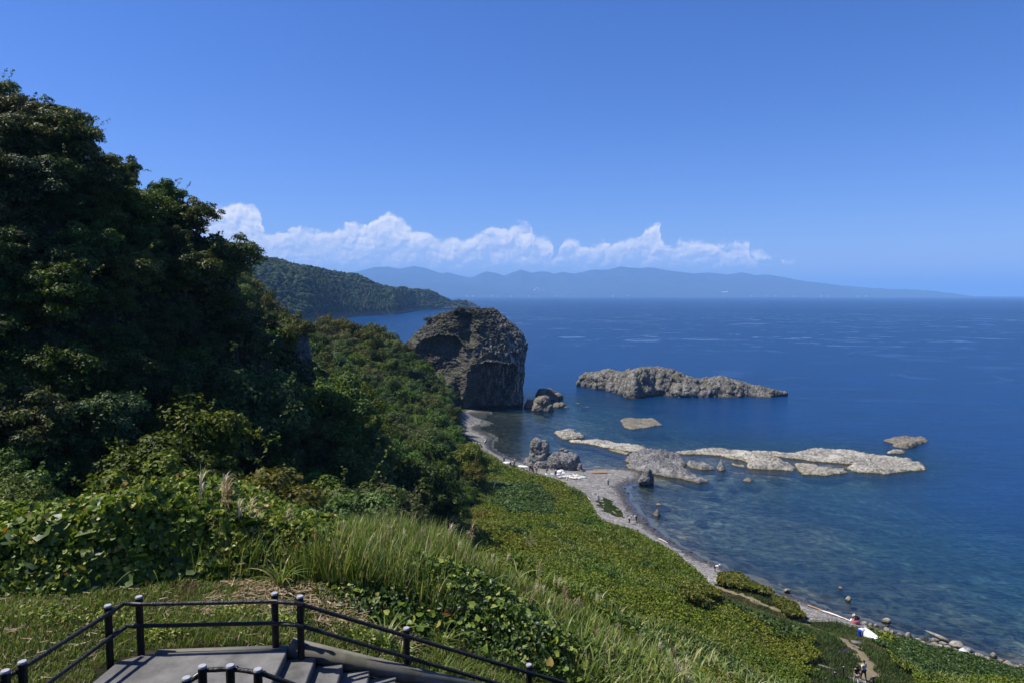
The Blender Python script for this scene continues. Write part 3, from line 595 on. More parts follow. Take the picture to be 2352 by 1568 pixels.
# sea: one sheet to the horizon
def axis(a, b, s, far): 
    c = list(np.arange(a, b + .1, s)); st = s; v = c[-1]
    while v < far: st *= 1.25; v += st; c.append(v)
    st = s; v = c[0]
    while v > -far: st *= 1.25; v -= st; c.insert(0, v)
    return np.array(c)
sxs = axis(-150, 188, 2.0, 62000); sys_ = axis(30, 398, 2.0, 62000); X, Y = np.meshgrid(sxs, sys_, indexing='ij')
dep = np.where((X > GX0) & (X < GX1) & (Y < GY1) & (Y > GY0), -hgt(np.clip(X, GX0, GX1), np.clip(Y, GY0, GY1)), 15.0)
edge = np.clip(np.maximum(np.maximum(X - 150, 0) / 38, np.maximum(Y - 330, 0) / 60), 0, 1); dep = dep * (1 - edge) + 15 * edge
dep = np.where(dep < 0, 0.0, dep)
sea_me = mesh_np('sea', np.stack([X, Y, np.zeros_like(X)], -1).reshape(-1, 3), grid_faces(len(sxs), len(sys_)), (M['water'],), True)
at = sea_me.attributes.new('depth', 'FLOAT', 'POINT'); at.data.foreach_set('value', dep.ravel().astype(np.float32))
tag(link('sea', sea_me), kind='structure')
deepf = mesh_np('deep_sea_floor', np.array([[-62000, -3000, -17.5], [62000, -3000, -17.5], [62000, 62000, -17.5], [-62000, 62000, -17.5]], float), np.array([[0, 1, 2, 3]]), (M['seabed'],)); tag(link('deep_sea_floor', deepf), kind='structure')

# far mountains across the bay (three ranks of ridges) and the wooded headland
def ridge(name, prof, y0, wid, nx, ny, mt, rough=.06, base=-5.0, seed=1.0):
    pr = np.array(prof, float); pxs = np.linspace(pr[0, 0], pr[-1, 0], nx); pys = np.interp(pxs, pr[:, 0], pr[:, 1]); V = []
    for j in range(ny):
        t = j / (ny - 1) * 2 - 1; yy = y0 + t * wid
        top = np.array([aty(a, b, y0) for a, b in zip(pxs, pys)]); X = top[:, 0] * (1 + 0 * t); H = np.maximum(top[:, 2], 0)
        shp = (1 - abs(t)) ** .8
        nz = ridged(np.stack([X / 1300, np.full(nx, yy / 1300), np.full(nx, seed)], 1), 5) * (1 - shp) * shp * 2.2
        Zr = H * np.clip(shp + nz * .5, 0, 1.0) + base * (abs(t) > .97)
        V.append(np.stack([X, np.full(nx, yy) , Zr], 1))
    V = np.stack(V, 1).reshape(-1, 3); return tag(link(name, mesh_np(name, V, grid_faces(nx, ny), (mt,), True)), kind='structure')
m, t, o = mat('far_forest'); n = t.noise(t.pos(), .004, 6.0, .65); princ(t, o, t.mix(n, (.020, .028, .022, 1), (.055, .060, .040, 1)), .95, .1); M['far_forest'] = m
PM = [(760,646),(791,628.6),(825,624),(840,619),(858.6,614.6),(876,613.2),(895,613.7),(915,618),(935,614),(954,611.8),(982,617.4),(1000,624),(1016,628.6),(1027,626),(1048,631),(1080,638),(1091,635),(1105,628),(1118,623.7),(1140,628),(1158,634),(1178,626),(1197,619.7),(1222.6,627),(1238.7,623.7),(1257.5,625),(1273.6,629),(1292.4,625),(1319,629),(1340,625),(1359.5,620),(1397,619.7),(1424,612.5),(1445,615),(1467,616.5),(1491,614.6),(1520.7,620.5),(1558,624.5),(1593,628.6),(1622.7,626.4),(1668,631),(1703,626),(1724,633.6),(1756,631),(1796.7,641),(1832,644.4),(1870,651),(1899,658),(1939.8,657),(1972,660.5),(2012.7,666),(2065,664.8),(2083,671.5),(2092,681)]
rs = np.random.RandomState(3); PMr = []
for i in range(len(PM) - 1):
    a, b = PM[i], PM[i + 1]; k = 5
    for q in range(k): PMr.append((a[0] + (b[0] - a[0]) * q / k, a[1] + (b[1] - a[1]) * q / k + (rs.uniform(-.5, .5) if q else 0)))
PMr.append(PM[-1])
ridge('far_mountains', PMr, 17000, 2600, 500, 41, M['far_forest'])
ridge('near_foothills', [(700,676),(800,650),(900,640),(1000,648),(1091,652),(1150,654),(1200,660),(1290,668),(1320,660),(1380,652),(1420,646),(1500,652),(1580,660),(1650,664),(1720,668),(1800,672),(1860,680)], 14600, 900, 300, 25, M['far_forest'], seed=5.0)
ridge('low_foothills', [(780,672),(900,662),(1000,656),(1060,658),(1120,662),(1190,668),(1250,674),(1300,680)], 13600, 500, 200, 21, M['far_forest'], seed=9.0)
ridge('sea_islet', [(2103,681),(2108,676),(2120,674),(2128,676.5),(2136,681)], 16000, 150, 30, 9, M['far_forest'])

HL = [(60,470),(250,520),(440,560),(520,578),(578,592),(610,595),(642,599),(684.6,613),(727,619),(780,627),(825,634),(867,655),(909,666.5),(951,673),(988,673.5),(1007,683),(1038,693),(1060,693.5),(1077.6,694.6),(1092,700),(1103,708)]
HW = [(60,780),(250,770),(440,757),(600,746),(700,741),(780,731),(811,728),(850,726),(906,722.7),(930,718),(951,714.5),(985,713),(1021,711.5),(1060,710),(1103,708.8)]
hl = np.array(HL); hw = np.array(HW); nx, ny = 620, 70
hp = np.linspace(60, 1103, nx); wl = np.interp(hp, hw[:, 0], hw[:, 1]); tp = np.interp(hp, hl[:, 0], hl[:, 1])
front = np.array([atz(a, b, 0.0) for a, b in zip(hp, wl)])
HV = np.zeros((nx, ny, 3))
for i in range(nx):
    dr = front[i, :2] / np.linalg.norm(front[i, :2]); dist = 420 * min(1.0, (1103 - hp[i]) / 220 + .06)
    yt = front[i, 1] + dist * dr[1] * .8; H = aty(hp[i], tp[i], yt)[2] - 6 * min(1, (1103 - hp[i]) / 60)
    for j in range(ny):
        s = j / (ny - 1); q = front[i, :2] + dr * dist * (s * 1.6)
        r_ = s * 1.6 / .8
        prof = min(1.0, r_) ; z = H * (1 - (1 - prof) ** 1.5) if r_ < 1 else H * max(0, 1 - (r_ - 1) * .9)
        HV[i, j] = (q[0], q[1], z)
q = HV.reshape(-1, 3)
nz = ridged(np.stack([q[:, 0] / 260, q[:, 1] / 420, np.zeros(len(q))], 1), 5, .55) * 22 + ridged(np.stack([q[:, 0] / 60, q[:, 1] / 60, np.zeros(len(q))], 1), 4) * 4
prof = np.clip(q[:, 2] / 30, 0, 1); top_keep = 1 - np.tile(np.exp(-((np.arange(ny) / (ny - 1) * 2 - 1) ** 2) / .03), nx) * .8
q[:, 2] += nz * prof * top_keep; q[:, 2] += np.where(np.tile(np.arange(ny), nx) == 0, -2.0, 0)
# steep rocky foot
jj = np.tile(np.arange(ny), nx); foot = np.exp(-((jj - 2) / 1.6) ** 2); q[:, 2] += foot * (3 + 5 * np.abs(perlin(np.stack([q[:, 0] / 40, q[:, 1] / 40, np.full(len(q), 4.)], 1)))) * np.clip((jj > 0), 0, 1)
m, t, o = mat('headland_ground'); n = t.noise(t.pos(), .02, 5.0, .6); z = t.sep(t.pos())[2]; fz = t.step(t.math('ADD', z, t.math('MULTIPLY', n, 16.0)), 11.0, 17.0)
rk = t.mix(t.noise(t.pos(), .08, 6.0, .7), (.045, .038, .032, 1), (.19, .16, .13, 1)); princ(t, o, t.mix(fz, rk, (.03, .045, .018, 1)), .95, .1, t.bump(t.noise(t.pos(), .12, 6.0, .7), .9, 3.0)); M['headland'] = m
tag(link('headland', mesh_np('headland', q, grid_faces(nx, ny), (m,), True)), kind='structure')
HQ = q.reshape(nx, ny, 3)
# its woodland: thousands of little crowns read as one mass
rng = np.random.RandomState(11); ico = bmesh.new(); bmesh.ops.create_icosphere(ico, subdivisions=2, radius=1.0)
iv = np.array([v.co[:] for v in ico.verts]); ifc = np.array([[v.index for v in f.verts] for f in ico.faces]); ico.free()
VV, FF = [], []; n0 = 0; cnt = 0
while cnt < 11500:
    a = rng.uniform(0, nx - 1.01); b = rng.uniform(1.5, ny * .66); i, j = int(a), int(b); fa, fb = a - i, b - j
    c = HQ[i, j] * (1 - fa) * (1 - fb) + HQ[i + 1, j] * fa * (1 - fb) + HQ[i, j + 1] * (1 - fa) * fb + HQ[i + 1, j + 1] * fa * fb
    dens = perlin(np.array([[c[0] / 70, c[1] / 70, 3.3]]))[0]
    pxx = 60 + 1043 * a / nx
    if c[2] < 9 + 7 * dens or pxx > 1075 or (pxx > 1015 and rng.rand() < .8): cnt += .15; continue
    con = perlin(np.array([[c[0] / 150, c[1] / 150, 8.8]]))[0] > .22 or (b > ny * .42 and rng.rand() < .25)
    if con: r = rng.uniform(2.2, 3.6); sc = np.array([r, r, r * rng.uniform(2.0, 3.0)]); v = iv.copy(); v[:, :2] *= (1.0 - .75 * np.clip(v[:, 2:3], -.3, 1))
    else: r = rng.uniform(3.4, 6.8) * (1 if pxx < 960 else .75); sc = np.array([r, r, r * rng.uniform(.75, 1.1)]); v = iv.copy()
    v = v * (1 + .30 * perlin(v * 2.1 + c[None] / 7))[:, None] * (1 + .12 * rng.normal(size=len(v)))[:, None]
    VV.append(v * sc + c + np.array([0, 0, r * .35])); FF.append(ifc + n0); n0 += len(v); cnt += 1
M['far_wood'] = leafmat('far_wood', [(0, (.010, .020, .008)), (.5, (.020, .036, .013)), (.85, (.034, .052, .017)), (1, (.060, .055, .026))], .9, .1, .0)
wd = link('far_woodland', mesh_np('far_woodland', np.concatenate(VV), np.concatenate(FF), (M['far_wood'],), False)); tag(wd, kind='stuff', cat='woodland', label='dense dark green woodland covering the far headland')
# air: haze over the bay
hz = MB(); hz.box((0, 30500, 370), (126000, 64000, 780)); 
m, t, o = mat('haze_air'); pv = t.new('ShaderNodeVolumePrincipled'); pv.inputs['Color'].default_value = (.30, .58, .97, 1); pv.inputs['Density'].default_value = HAZE_D; pv.inputs['Anisotropy'].default_value = 0.0
t.l.new(pv.outputs[0], o.inputs['Volume'])
tag(hz.build('haze', m), kind='stuff', label='thin blue haze over the whole bay', cat='haze')
# ================================================================== rocks
def displace(V, F, amp, sc, seed=0.0, fine=.3):
    me = mesh_np('tmp', V, F); n = np.empty(len(V) * 3, np.float32); me.vertices.foreach_get('normal', n) if False else me.vertex_normals.foreach_get('vector', n); bpy.data.meshes.remove(me)
    n = n.reshape(-1, 3); d = ridged(V * sc + seed, 5, .55) * amp + fbm(V * sc * 4 + seed, 4, .6) * amp * fine
    return V + n * d[:, None]
def interp(v, xs, ys): return np.interp(v, xs, ys)
# ---- the great sea stack
YC = 262.0
lv = [(706.5,1085,1130,4),(709.5,1042,1142,8),(714,1015,1150,10),(725,992,1163,12),(745,971,1188,14),(765,950,1206,15),(785,933,1215,16.5),(801,926,1219,17.5),(825,928,1213,18.6),(858,935,1211,18.6),(891,945,1208,18.2),(913,950,1205,18),(943,957,1208,18.4),(952,957,1209,18.4)]
zz = np.array([aty(1100, a, YC - 4)[2] for a, *_ in lv]); xl = np.array([aty(b, a, YC - 4)[0] for a, b, c, d in lv]); xr = np.array([aty(c, a, YC - 4)[0] for a, b, c, d in lv]); bb = np.array([d for *_, d in lv])
nph, nzv = 620, 340; s = np.linspace(0, 1, nzv); zr = zz[0] - (zz[0] - zz[-1]) * (1 - np.cos(s * np.pi / 2)) ** 1.0
order = np.argsort(zz); V = np.zeros((nph, nzv, 3)); ph = np.linspace(0, 2 * np.pi, nph, endpoint=False)
XL = np.interp(zr, zz[order], xl[order]); XR = np.interp(zr, zz[order], xr[order]); BB = np.interp(zr, zz[order], bb[order]); ex = np.interp(zr, [0, 12, 30, 37], [3.0, 2.8, 2.2, 2.0])
for j in range(nzv):
    cx = (XL[j] + XR[j]) / 2; a = (XR[j] - XL[j]) / 2; b = BB[j]; e = ex[j]
    if j == 0: a *= .05; b *= .05
    c, sn = np.cos(ph), np.sin(ph)
    V[:, j, 0] = cx + a * np.sign(c) * np.abs(c) ** (2 / e); V[:, j, 1] = YC + b * np.sign(sn) * np.abs(sn) ** (2 / e) * np.where(sn > 0, .9, 1.0); V[:, j, 2] = zr[j]
V = V.reshape(-1, 3); x, y, z = V.T
pxv, pyv = proj(x, y, z); frn = sstep(-(y - YC), 1.0, 8.0)
def rbox(u, v, u0, u1, v0, v1, su, sv0, sv1):
    return sstep(u, u0 - su, u0 + su) * (1 - sstep(u, u1 - su, u1 + su)) * sstep(v, v0 - sv0, v0 + sv0) * (1 - sstep(v, v1 - sv1, v1 + sv1))
wob = n2(x, z, .09, 3, 3.0) * 22
wob2 = n2(x, z, .16, 4, 13.0) * 26; brow = 775 + ((pxv - 1020) / 48) ** 2 * 12 + wob2
c1 = rbox(pxv + wob * .9, pyv + wob2 * .5, 966, 1050, brow, 862, 14, 9, 18) * 3.6
c2 = rbox(pxv + wob * .3 + (pyv - 880) * .28, pyv, 1098, 1172, 836 + np.abs(pxv - 1120) * .12, 1000, 9, 5, 20) * 4.2
gul = np.exp(-((pxv - 1072 - (pyv - 740) * .12) / 13) ** 2) * sstep(pyv, 712, 730) * (1 - sstep(pyv, 770, 800)) * 3.6
rid = np.exp(-((pxv - 1078 + (pyv - 850) * .22) / 16) ** 2) * sstep(pyv, 800, 850) * 3.0
low = rbox(pxv, pyv, 985, 1040, 872, 930, 12, 10, 20) * 3.5
y2 = y + frn * (c1 + c2 + gul - rid - low); V = np.stack([x, y2, z], 1)
F = grid_faces(nph, nzv, True)
V[:, 0] += 1.4 * fbm(V * .07 + 3, 3); V[:, 1] += 1.6 * fbm(V * .07 + 9, 3)
V = displace(V, F, 1.1, .20, 1.0, .5); V = displace(V, F, .50, .75, 4.0, .6); V = displace(V, F, .16, 2.3, 8.0, .6)
big = mesh_np('sea_stack', V, F, (M['monolith_rock'],), True)
STACK = tag(link('sea_stack', big), 'huge domed dark rock rising from the water at the end of the beach', 'rock')

# ---- long rocky island beyond it
def profile_island(name, top, wat, width, mt, label, n=620, nt=80, seed=0.0, amp=1.0, fpow=.62, peak=.5, catg='rock'):
    T = np.array(top, float); Wt = np.array(wat, float); px0, px1 = T[0, 0], T[-1, 0]; pxs = np.linspace(px0, px1, n)
    ty = np.interp(pxs, T[:, 0], T[:, 1]); wy = np.interp(pxs, Wt[:, 0], Wt[:, 1]); wy[14:-14] = np.convolve(wy, np.ones(29) / 29, 'valid'); wy = wy + 1.6 * perlin(np.stack([pxs / 17, pxs * 0, pxs * 0], 1)) * np.sin(np.linspace(0, np.pi, n)); V = np.zeros((n, nt, 3))
    for i in range(n):
        f = atz(pxs[i], wy[i], 0.0); d = f[:2] / np.linalg.norm(f[:2]); w = width * min(1, 5.0 * min(i, n - 1 - i) / n + .08)
        ym = f[1] + w * peak; H = max(.15, aty(pxs[i], ty[i], ym)[2])
        for j in range(nt):
            s = (j / (nt - 1)) ** 1.9; prof = (np.sin(min(1, s / (peak)) * np.pi / 2) ** (fpow * 2)) if s < peak else np.cos((s - peak) / (1 - peak) * np.pi / 2) ** .8
            q = f[:2] + d * w * s; V[i, j] = (q[0], q[1], -1.2 + (H * .92 + 1.2) * prof)
    V = V.reshape(-1, 3); F = grid_faces(n, nt)
    V = V + np.stack([fbm(V * .13 + 3, 3), fbm(V * .13 + 9, 3), .35 * fbm(V * .13 + 19, 3)], 1) * 3.0
    for am, sc_ in ((1.25, .17), (.62, .5), (.26, 1.5)):
        k = np.clip((V[:, 2] + .8) / 2.2, .15, 1)[:, None]; V = V + (displace(V, F, am * amp, sc_, seed + sc_ * 10, .5) - V) * k
    return tag(link(name, mesh_np(name, V, F, (mt,), True)), label, catg)
z4 = lambda L: [(1263.3 + a / 4.096, 803.9 + b / 4.096) for a, b in L]
profile_island('rock_island', z4([(250,335),(290,255),(330,228),(400,212),(480,203),(550,186),(600,203),(680,213),(740,190),(820,180),(880,170),(960,160),(1040,170),(1130,192),(1220,222),(1320,256),(1400,286),(1480,274),(1580,260),(1640,272),(1700,296),(1770,306),(1850,336),(1980,368),(2080,384),(2150,397),(2225,415)]),
   z4([(250,338),(390,362),(510,385),(620,412),(700,440),(760,462),(850,456),(1000,437),(1150,442),(1260,452),(1400,450),(1600,450),(1900,452),(2060,452),(2160,437),(2225,416)]), 26, M['island_rock'], 'long craggy grey rock island with grassy top lying offshore')

def P6(L): return [(1033.6 + a / 4.551, 947.5 + b / 4.551) for a, b in L]
def P7(L): return [(1435.5 + a / 3.151, 947.5 + b / 3.151) for a, b in L]
def ledge(name, polyP, H, mt, label, s=.26, edge=1.2, lump=.6, seed=0.0, extra=None, dip=0.0, group=None, catg='rock', z0=-.7):
    W2 = np.array([atz(a, b, 0.0)[:2] for a, b in polyP]); x0, y0 = W2.min(0) - 1.5; x1, y1 = W2.max(0) + 1.5
    xs = np.arange(x0, x1, s); ys = np.arange(y0, y1, s * 1.25); X, Y = np.meshgrid(xs, ys, indexing='ij')
    e = n2(X, Y, .25, 5, seed + 1.5, .68).reshape(X.shape) * 2.1
    sd = poly_sd(X, Y, W2) + e * (.8 if np.hypot(x1 - x0, y1 - y0) > 16 else .4) + (.75 if np.hypot(x1 - x0, y1 - y0) > 16 else .05)
    base = sstep(sd, -.25, edge) ** .65
    pr = np.stack([(X * .94 + Y * .34).ravel() * .10, (Y * .94 - X * .34).ravel() * .34, np.full(X.size, seed)], 1)
    stra = ridged(pr, 4, .55).reshape(X.shape); fn = fbm(np.stack([X.ravel() * .6, Y.ravel() * .6, np.full(X.size, seed + 4)], 1), 5, .6).reshape(X.shape)
    vor = np.abs(n2(X, Y, .16, 3, seed + 8).reshape(X.shape))
    crack = np.clip(1 - vor / .035, 0, 1)
    hf = ridged(np.stack([X.ravel() * 1.3, Y.ravel() * 1.3, np.full(X.size, seed + 6)], 1), 4, .6).reshape(X.shape)
    pl_ = n2(X * .94 + Y * .34, (Y * .94 - X * .34) * 2.2, .13, 3, seed + 12).reshape(X.shape) * 5; pf = pl_ - np.floor(pl_); plate = np.floor(pl_) + sstep(pf, .0, .14)
    chan = np.clip(1 - np.abs(n2(X, Y, .11, 4, seed + 18, .6).reshape(X.shape)) / .022, 0, 1)
    h = H * (.62 + .22 * plate - 1.1 * chan + lump * .60 * stra + lump * .9 * fn + .22 * hf) - crack * H * .40
    if extra is not None:
        for (ex_, ey_, r1, r2, hh) in extra:
            c = atz(ex_, ey_, 0.0)[:2]; dd = ((X - c[0]) / r1) ** 2 + ((Y - c[1]) / r2) ** 2
            h = h + hh * np.exp(-dd) * (1 + .55 * ridged(np.stack([X.ravel() * .5, Y.ravel() * .5, np.full(X.size, seed + 2)], 1), 5, .6).reshape(X.shape))
    Zl = z0 + (np.maximum(h, .03) - z0) * base
    V = np.stack([X, Y, Zl], -1).reshape(-1, 3); F = grid_faces(len(xs), len(ys)); k = (sd.ravel()[F].max(1) > -.6); F = F[k]
    used = np.unique(F); mp = -np.ones(len(V), int); mp[used] = np.arange(len(used))
    return tag(link(name, mesh_np(name, V[used], mp[F], (mt,), True)), label, catg, group)
G = M['grey_rock']; L_ = M['ledge_rock']; GR = 'pale rock ledges of the reef'
ledge('reef_ledge', P6([(1250,298),(1330,290),(1500,295),(1650,310),(1720,315),(1740,335),(1960,340),(2035,372),(2010,420),(1850,402),(1700,382),(1550,347),(1400,322),(1290,312)]), 0.47, L_, 'long narrow pale ledge reaching left from the lumpy grey reef rock', group=GR, seed=1)
ledge('reef_ledge', P6([(1600,378),(1700,382),(1800,394),(1905,425),(1860,450),(1700,416)]), 0.25, L_, 'low pale ledge beside the long narrow one, on its near side', group=GR, seed=2)
ledge('reef_rock', P7([(10,350),(50,322),(120,296),(230,290),(330,300),(380,345),(442,370),(425,394),(330,394),(395,425),(450,455),(520,466),(582,496),(530,502),(420,480),(280,457),(180,432),(50,407),(15,385),(95,374),(22,362)]), .7, G,
      'lumpy pitted grey rock, the highest of the reef beside the pebble spit', extra=[(1495,1060,4.6,3.4,1.3),(1474,1062,2.8,2.4,.7),(1528,1058,3.6,2.8,.8),(1513,1081,3.4,2.2,1.1),(1545,1090,3.0,1.8,.7),(1562,1094,3,2,.6)], s=.28, lump=.8, group=GR, seed=3)
ledge('reef_ledge', P7([(436,366),(560,372),(650,395),(662,412),(560,414),(450,397)]), .8, G, 'short grey ledge just right of the lumpy grey reef rock', group=GR, seed=4)
ledge('reef_ledge', P7([(655,400),(700,382),(742,414),(690,424)]), .9, G, 'small grey knob at the right end of the short ledge', group=GR, seed=5, extra=[(1657,1073,1.4,1.2,1.2)])
ledge('reef_ledge', P7([(350,287),(470,280),(610,262),(780,273),(900,288),(980,315),(1080,345),(1140,372),(1238,402),(1200,420),(1100,414),(1000,407),(900,407),(890,385),(895,350),(800,337),(700,312),(560,302),(400,300)]), 0.50, L_,
      'long pale ledge with dark jagged grey crest in the middle of the reef', group=GR, seed=6, extra=[(1728,1063,2.8,2.6,.9),(1737,1072,2.0,1.6,.9),(1765,1064,3.4,2.4,1.0),(1783,1073,2.2,1.8,1.1),(1712,1052,3,2,.5),(1745,1054,4,2.5,.6)], s=.28)
ledge('reef_ledge', P7([(740,372),(770,356),(820,376),(890,382),(885,402),(800,392)]), 0.34, L_, 'small low rock left of the jagged crest', group=GR, seed=7)
ledge('reef_ledge', P7([(920,287),(1080,290),(1200,296),(1270,290),(1380,270),(1500,272),(1640,285),(1760,305),(1900,325),(2040,340),(2082,360),(2152,385),(2155,412),(2000,432),(1880,444),(1800,437),(1640,422),(1600,407),(1665,372),(1560,367),(1450,357),(1300,342),(1100,317)]), 0.57, L_,
      'broad flat pale rock shelf forming the outer end of the reef', group=GR, seed=8, lump=.7, s=.3)
ledge('reef_ledge', P7([(1230,366),(1330,372),(1400,385),(1500,405),(1590,400),(1592,432),(1430,454),(1300,447),(1250,412)]), 0.34, L_, 'low broken pale ledge in front of the broad outer shelf', group=GR, seed=9)
ledge('reef_ledge', P7([(1040,455),(1100,452),(1160,465),(1100,470)]), 0.15, L_, 'tiny flat rock in the water below the jagged crest', group=GR, seed=9.5)
ledge('reef_rock', P7([(1868,206),(1960,195),(2020,181),(2145,184),(2192,207),(2120,230),(2090,247),(2040,256),(1950,246),(1945,222)]), .8, M['brown_rock'], 'brown and pale flat rock alone beyond the outer end of the reef', group=GR, seed=10)
ledge('reef_rock', P7([(1884,288),(1920,272),(2030,279),(2042,298),(1900,300)]), .55, L_, 'small flat pale rock between the lone brown rock and the outer shelf', group=GR, seed=11)
ledge('flat_rock', P6([(1105,215),(1170,205),(1280,207),(1360,240),(1375,266),(1280,276),(1190,276)]), .9, L_, 'pale flat rock in the water right of the great rock reflection', seed=12)
ledge('flat_rock', P6([(1785,80),(1850,62),(2110,65),(2205,125),(2080,157),(1910,174),(1815,152)]), .32, M['brown_rock'], 'wide brown rock shelf almost awash below the island', seed=13, lump=1.1)
ledge('flat_rock', P7([(828,492),(880,465),(942,485),(932,512)]), .4, M['brown_rock'], 'brown weed-covered rock awash in front of the reef', seed=14)
ledge('flat_rock', P7([(588,577),(620,565),(662,573),(648,586)]), .5, M['brown_rock'], 'small brown rock in the bay right of the pebble spit', seed=15)
ledge('flat_rock', P7([(190,660),(230,650),(292,664),(280,676),(215,672)]), .30, M['ledge_rock'], 'whitish flat rock barely above the shallow bay', seed=16)
ledge('flat_rock', P7([(186,735),(215,722),(262,728),(262,748),(225,755)]), .6, M['brown_rock'], 'brown two-humped boulder in the shallow bay near the beach', seed=17, extra=[(1515,1184,1.0,.8,.7)])
ledge('flat_rock', P7([(526,768),(545,758),(570,768),(560,777)]), .5, M['white_rock'], 'small white rock alone in the shallow bay', seed=18)
ledge('flat_rock', P7([(748,512),(765,500),(786,514),(770,524)]), .3, M['brown_rock'], 'tiny brown rock awash left of the weed-covered one', seed=19)
ledge('flat_rock', P7([(668,446),(682,440),(692,446),(680,452)]), .3, L_, 'tiny pale rock just off the short grey ledge', seed=20)

# ---- lumpy standing rocks: several masses fused into one surface
def blob_rock(name, ells, vox, mt, label, amp=.25, sc=.6, seed=0.0, group=None, catg='rock', loc=None):
    bm = bmesh.new()
    for (c, r) in ells:
        ret = bmesh.ops.create_icosphere(bm, subdivisions=4, radius=1.0)
        bmesh.ops.transform(bm, matrix=Matrix.Translation(c) @ Matrix.Diagonal((*r, 1)), verts=ret['verts'])
    me = bpy.data.meshes.new('b'); bm.to_mesh(me); bm.free(); ob = bpy.data.objects.new('b', me); COL.objects.link(ob)
    md = ob.modifiers.new('r', 'REMESH'); md.mode = 'VOXEL'; md.voxel_size = vox
    dg = bpy.context.evaluated_depsgraph_get(); dg.update(); ev = bpy.data.meshes.new_from_object(ob.evaluated_get(dg))
    V = np.empty(len(ev.vertices) * 3, np.float32); ev.vertices.foreach_get('co', V); V = V.reshape(-1, 3).astype(float)
    F = [[v for v in p.vertices] for p in ev.polygons]; F4 = np.array([f for f in F if len(f) == 4]); F3 = np.array([f for f in F if len(f) == 3])
    Fs = [f for f in (F4, F3) if len(f)]
    bpy.data.objects.remove(ob); bpy.data.meshes.remove(me); bpy.data.meshes.remove(ev)
    V = V + np.stack([fbm(V * sc * .6 + 5 + seed, 3), fbm(V * sc * .6 + 15 + seed, 3), fbm(V * sc * .6 + 25 + seed, 3)], 1) * amp * 1.8
    V = displace(V, Fs, amp, sc, seed, .7)
    return tag(link(name, mesh_np(name, V, Fs, (mt,), True)), label, catg, group)
def E(px, py, y, rx, rz, ry=None): c = aty(px, py, y); return (tuple(c), (rx, ry if ry else rx, rz))
TY = 159.5
blob_rock('thumb_rock', [E(1237,1038,TY,1.75,3.1,1.7), E(1234,1024,TY,1.5,1.9,1.5), E(1246,1030,TY,1.6,2.0,1.6), E(1234,1050,TY,1.9,2.6,1.8), E(1243,1052,TY,2.1,2.4,2.0), E(1221,1066,TY,1.6,1.7,1.6), E(1250,1068,TY-.5,2.8,2.2,2.2), E(1276,1063,TY-1,2.4,2.2,2.2), E(1279,1054,TY-1,1.5,1.5,1.5), E(1299,1062,TY-1.2,2.3,2.2,2.2), E(1311,1055,TY-1,1.0,1.6,1.4), E(1318,1066,TY-1.4,1.5,2.2,1.9), E(1292,1053,TY-1,1.2,1.3,1.3), E(1310,1078,TY-2.2,1.7,1.3,1.3), E(1270,1080,TY-1.5,3.0,1.6,2.0), E(1232,1078,TY-.5,2.6,1.1,1.6)],
          .17, G, 'tall thumb-shaped grey rock with a knobbly mass on its right, standing on the beach', .30, .75, 2.0)
blob_rock('standing_rock', [E(1332,1076,156,.55,1.3,.6), E(1336,1082,155.6,.8,.6,.6)], .10, G, 'slim grey rock beside the right end of the thumb-shaped rock', .12, 1.4, 3.0)
blob_rock('standing_rock', [E(1486,1093,147,1.0,1.75,1.1), E(1482,1103,146.5,1.35,1.2,1.2), E(1492,1100,147,1.0,1.2,1.1)], .12, G, 'upright grey rock at the tip of the pebble spit', .22, 1.1, 4.0)
blob_rock('sea_rock', [E(1217,935,249,2.0,2.9,2.2), E(1213,943,249,1.6,1.8,2)], .22, M['brown_rock'], 'dark rounded boulder wedged against the right foot of the great rock', .3, .6, 5.0)
blob_rock('sea_rock', [E(1246,930,243,3.0,3.3,2.8), E(1238,940,242,2.4,2.4,2.4), E(1256,940,242,2.3,2.2,2.2), E(1250,920,243,2.0,1.6,2.0)], .22, M['brown_rock'], 'large craggy boulder in the water right of the great rock', .45, .55, 6.0)
blob_rock('sea_rock', [E(1245,907,269,2.2,2.6,2.2), E(1262,906,270,2.6,2.4,2.4), E(1276,911,269,2.8,1.4,2.2), E(1258,914,268,4.2,1.2,2.4)], .24, M['brown_rock'], 'craggy rock with a thin pole on top behind the large boulder', .4, .55, 7.0)
blob_rock('sea_rock', [E(1284,934,250,2.6,1.5,1.8), E(1276,936,250,1.8,1.2,1.6), E(1297,938,249,2.0,.6,1.3)], .2, M['brown_rock'], 'low dark rock in the water just right of the large boulder', .35, .6, 8.0)
blob_rock('sea_rock', [E(1326,930,257,1.6,.65,1.0)], .14, M['brown_rock'], 'small rock in the sea, farther of two between boulder and island', .2, .8, 9.0)
blob_rock('sea_rock', [E(1346,939,249,1.7,.75,1.0)], .14, M['brown_rock'], 'small pointed rock in the sea, nearer of two between boulder and island', .2, .8, 10.0)
blob_rock('sea_rock', [E(1341,917,270,.9,.4,.8)], .12, M['brown_rock'], 'tiny rock in the sea closest to the left end of the island', .12, .8, 11.0)
blob_rock('sea_rock', [E(1279,920,262,.8,.45,.7)], .12, M['brown_rock'], 'tiny rock right behind the large boulder', .12, .8, 11.5)
blob_rock('sea_rock', [E(1257,954,236,1.3,.55,.9)], .12, M['brown_rock'], 'small flat-topped rock at the near foot of the large boulder', .12, .8, 12.0)
blob_rock('sea_rock', [E(1190,946,243,.8,.35,.7)], .12, M['brown_rock'], 'little pale rock at the foot of the great rock', .12, .8, 12.3)
blob_rock('sea_rock', [E(1292,1031.5,178,.75,.28,.5)], .08, M['brown_rock'], 'small dark rock in the cove behind the thumb rock, farther of two', .1, 1.2, 13.0)
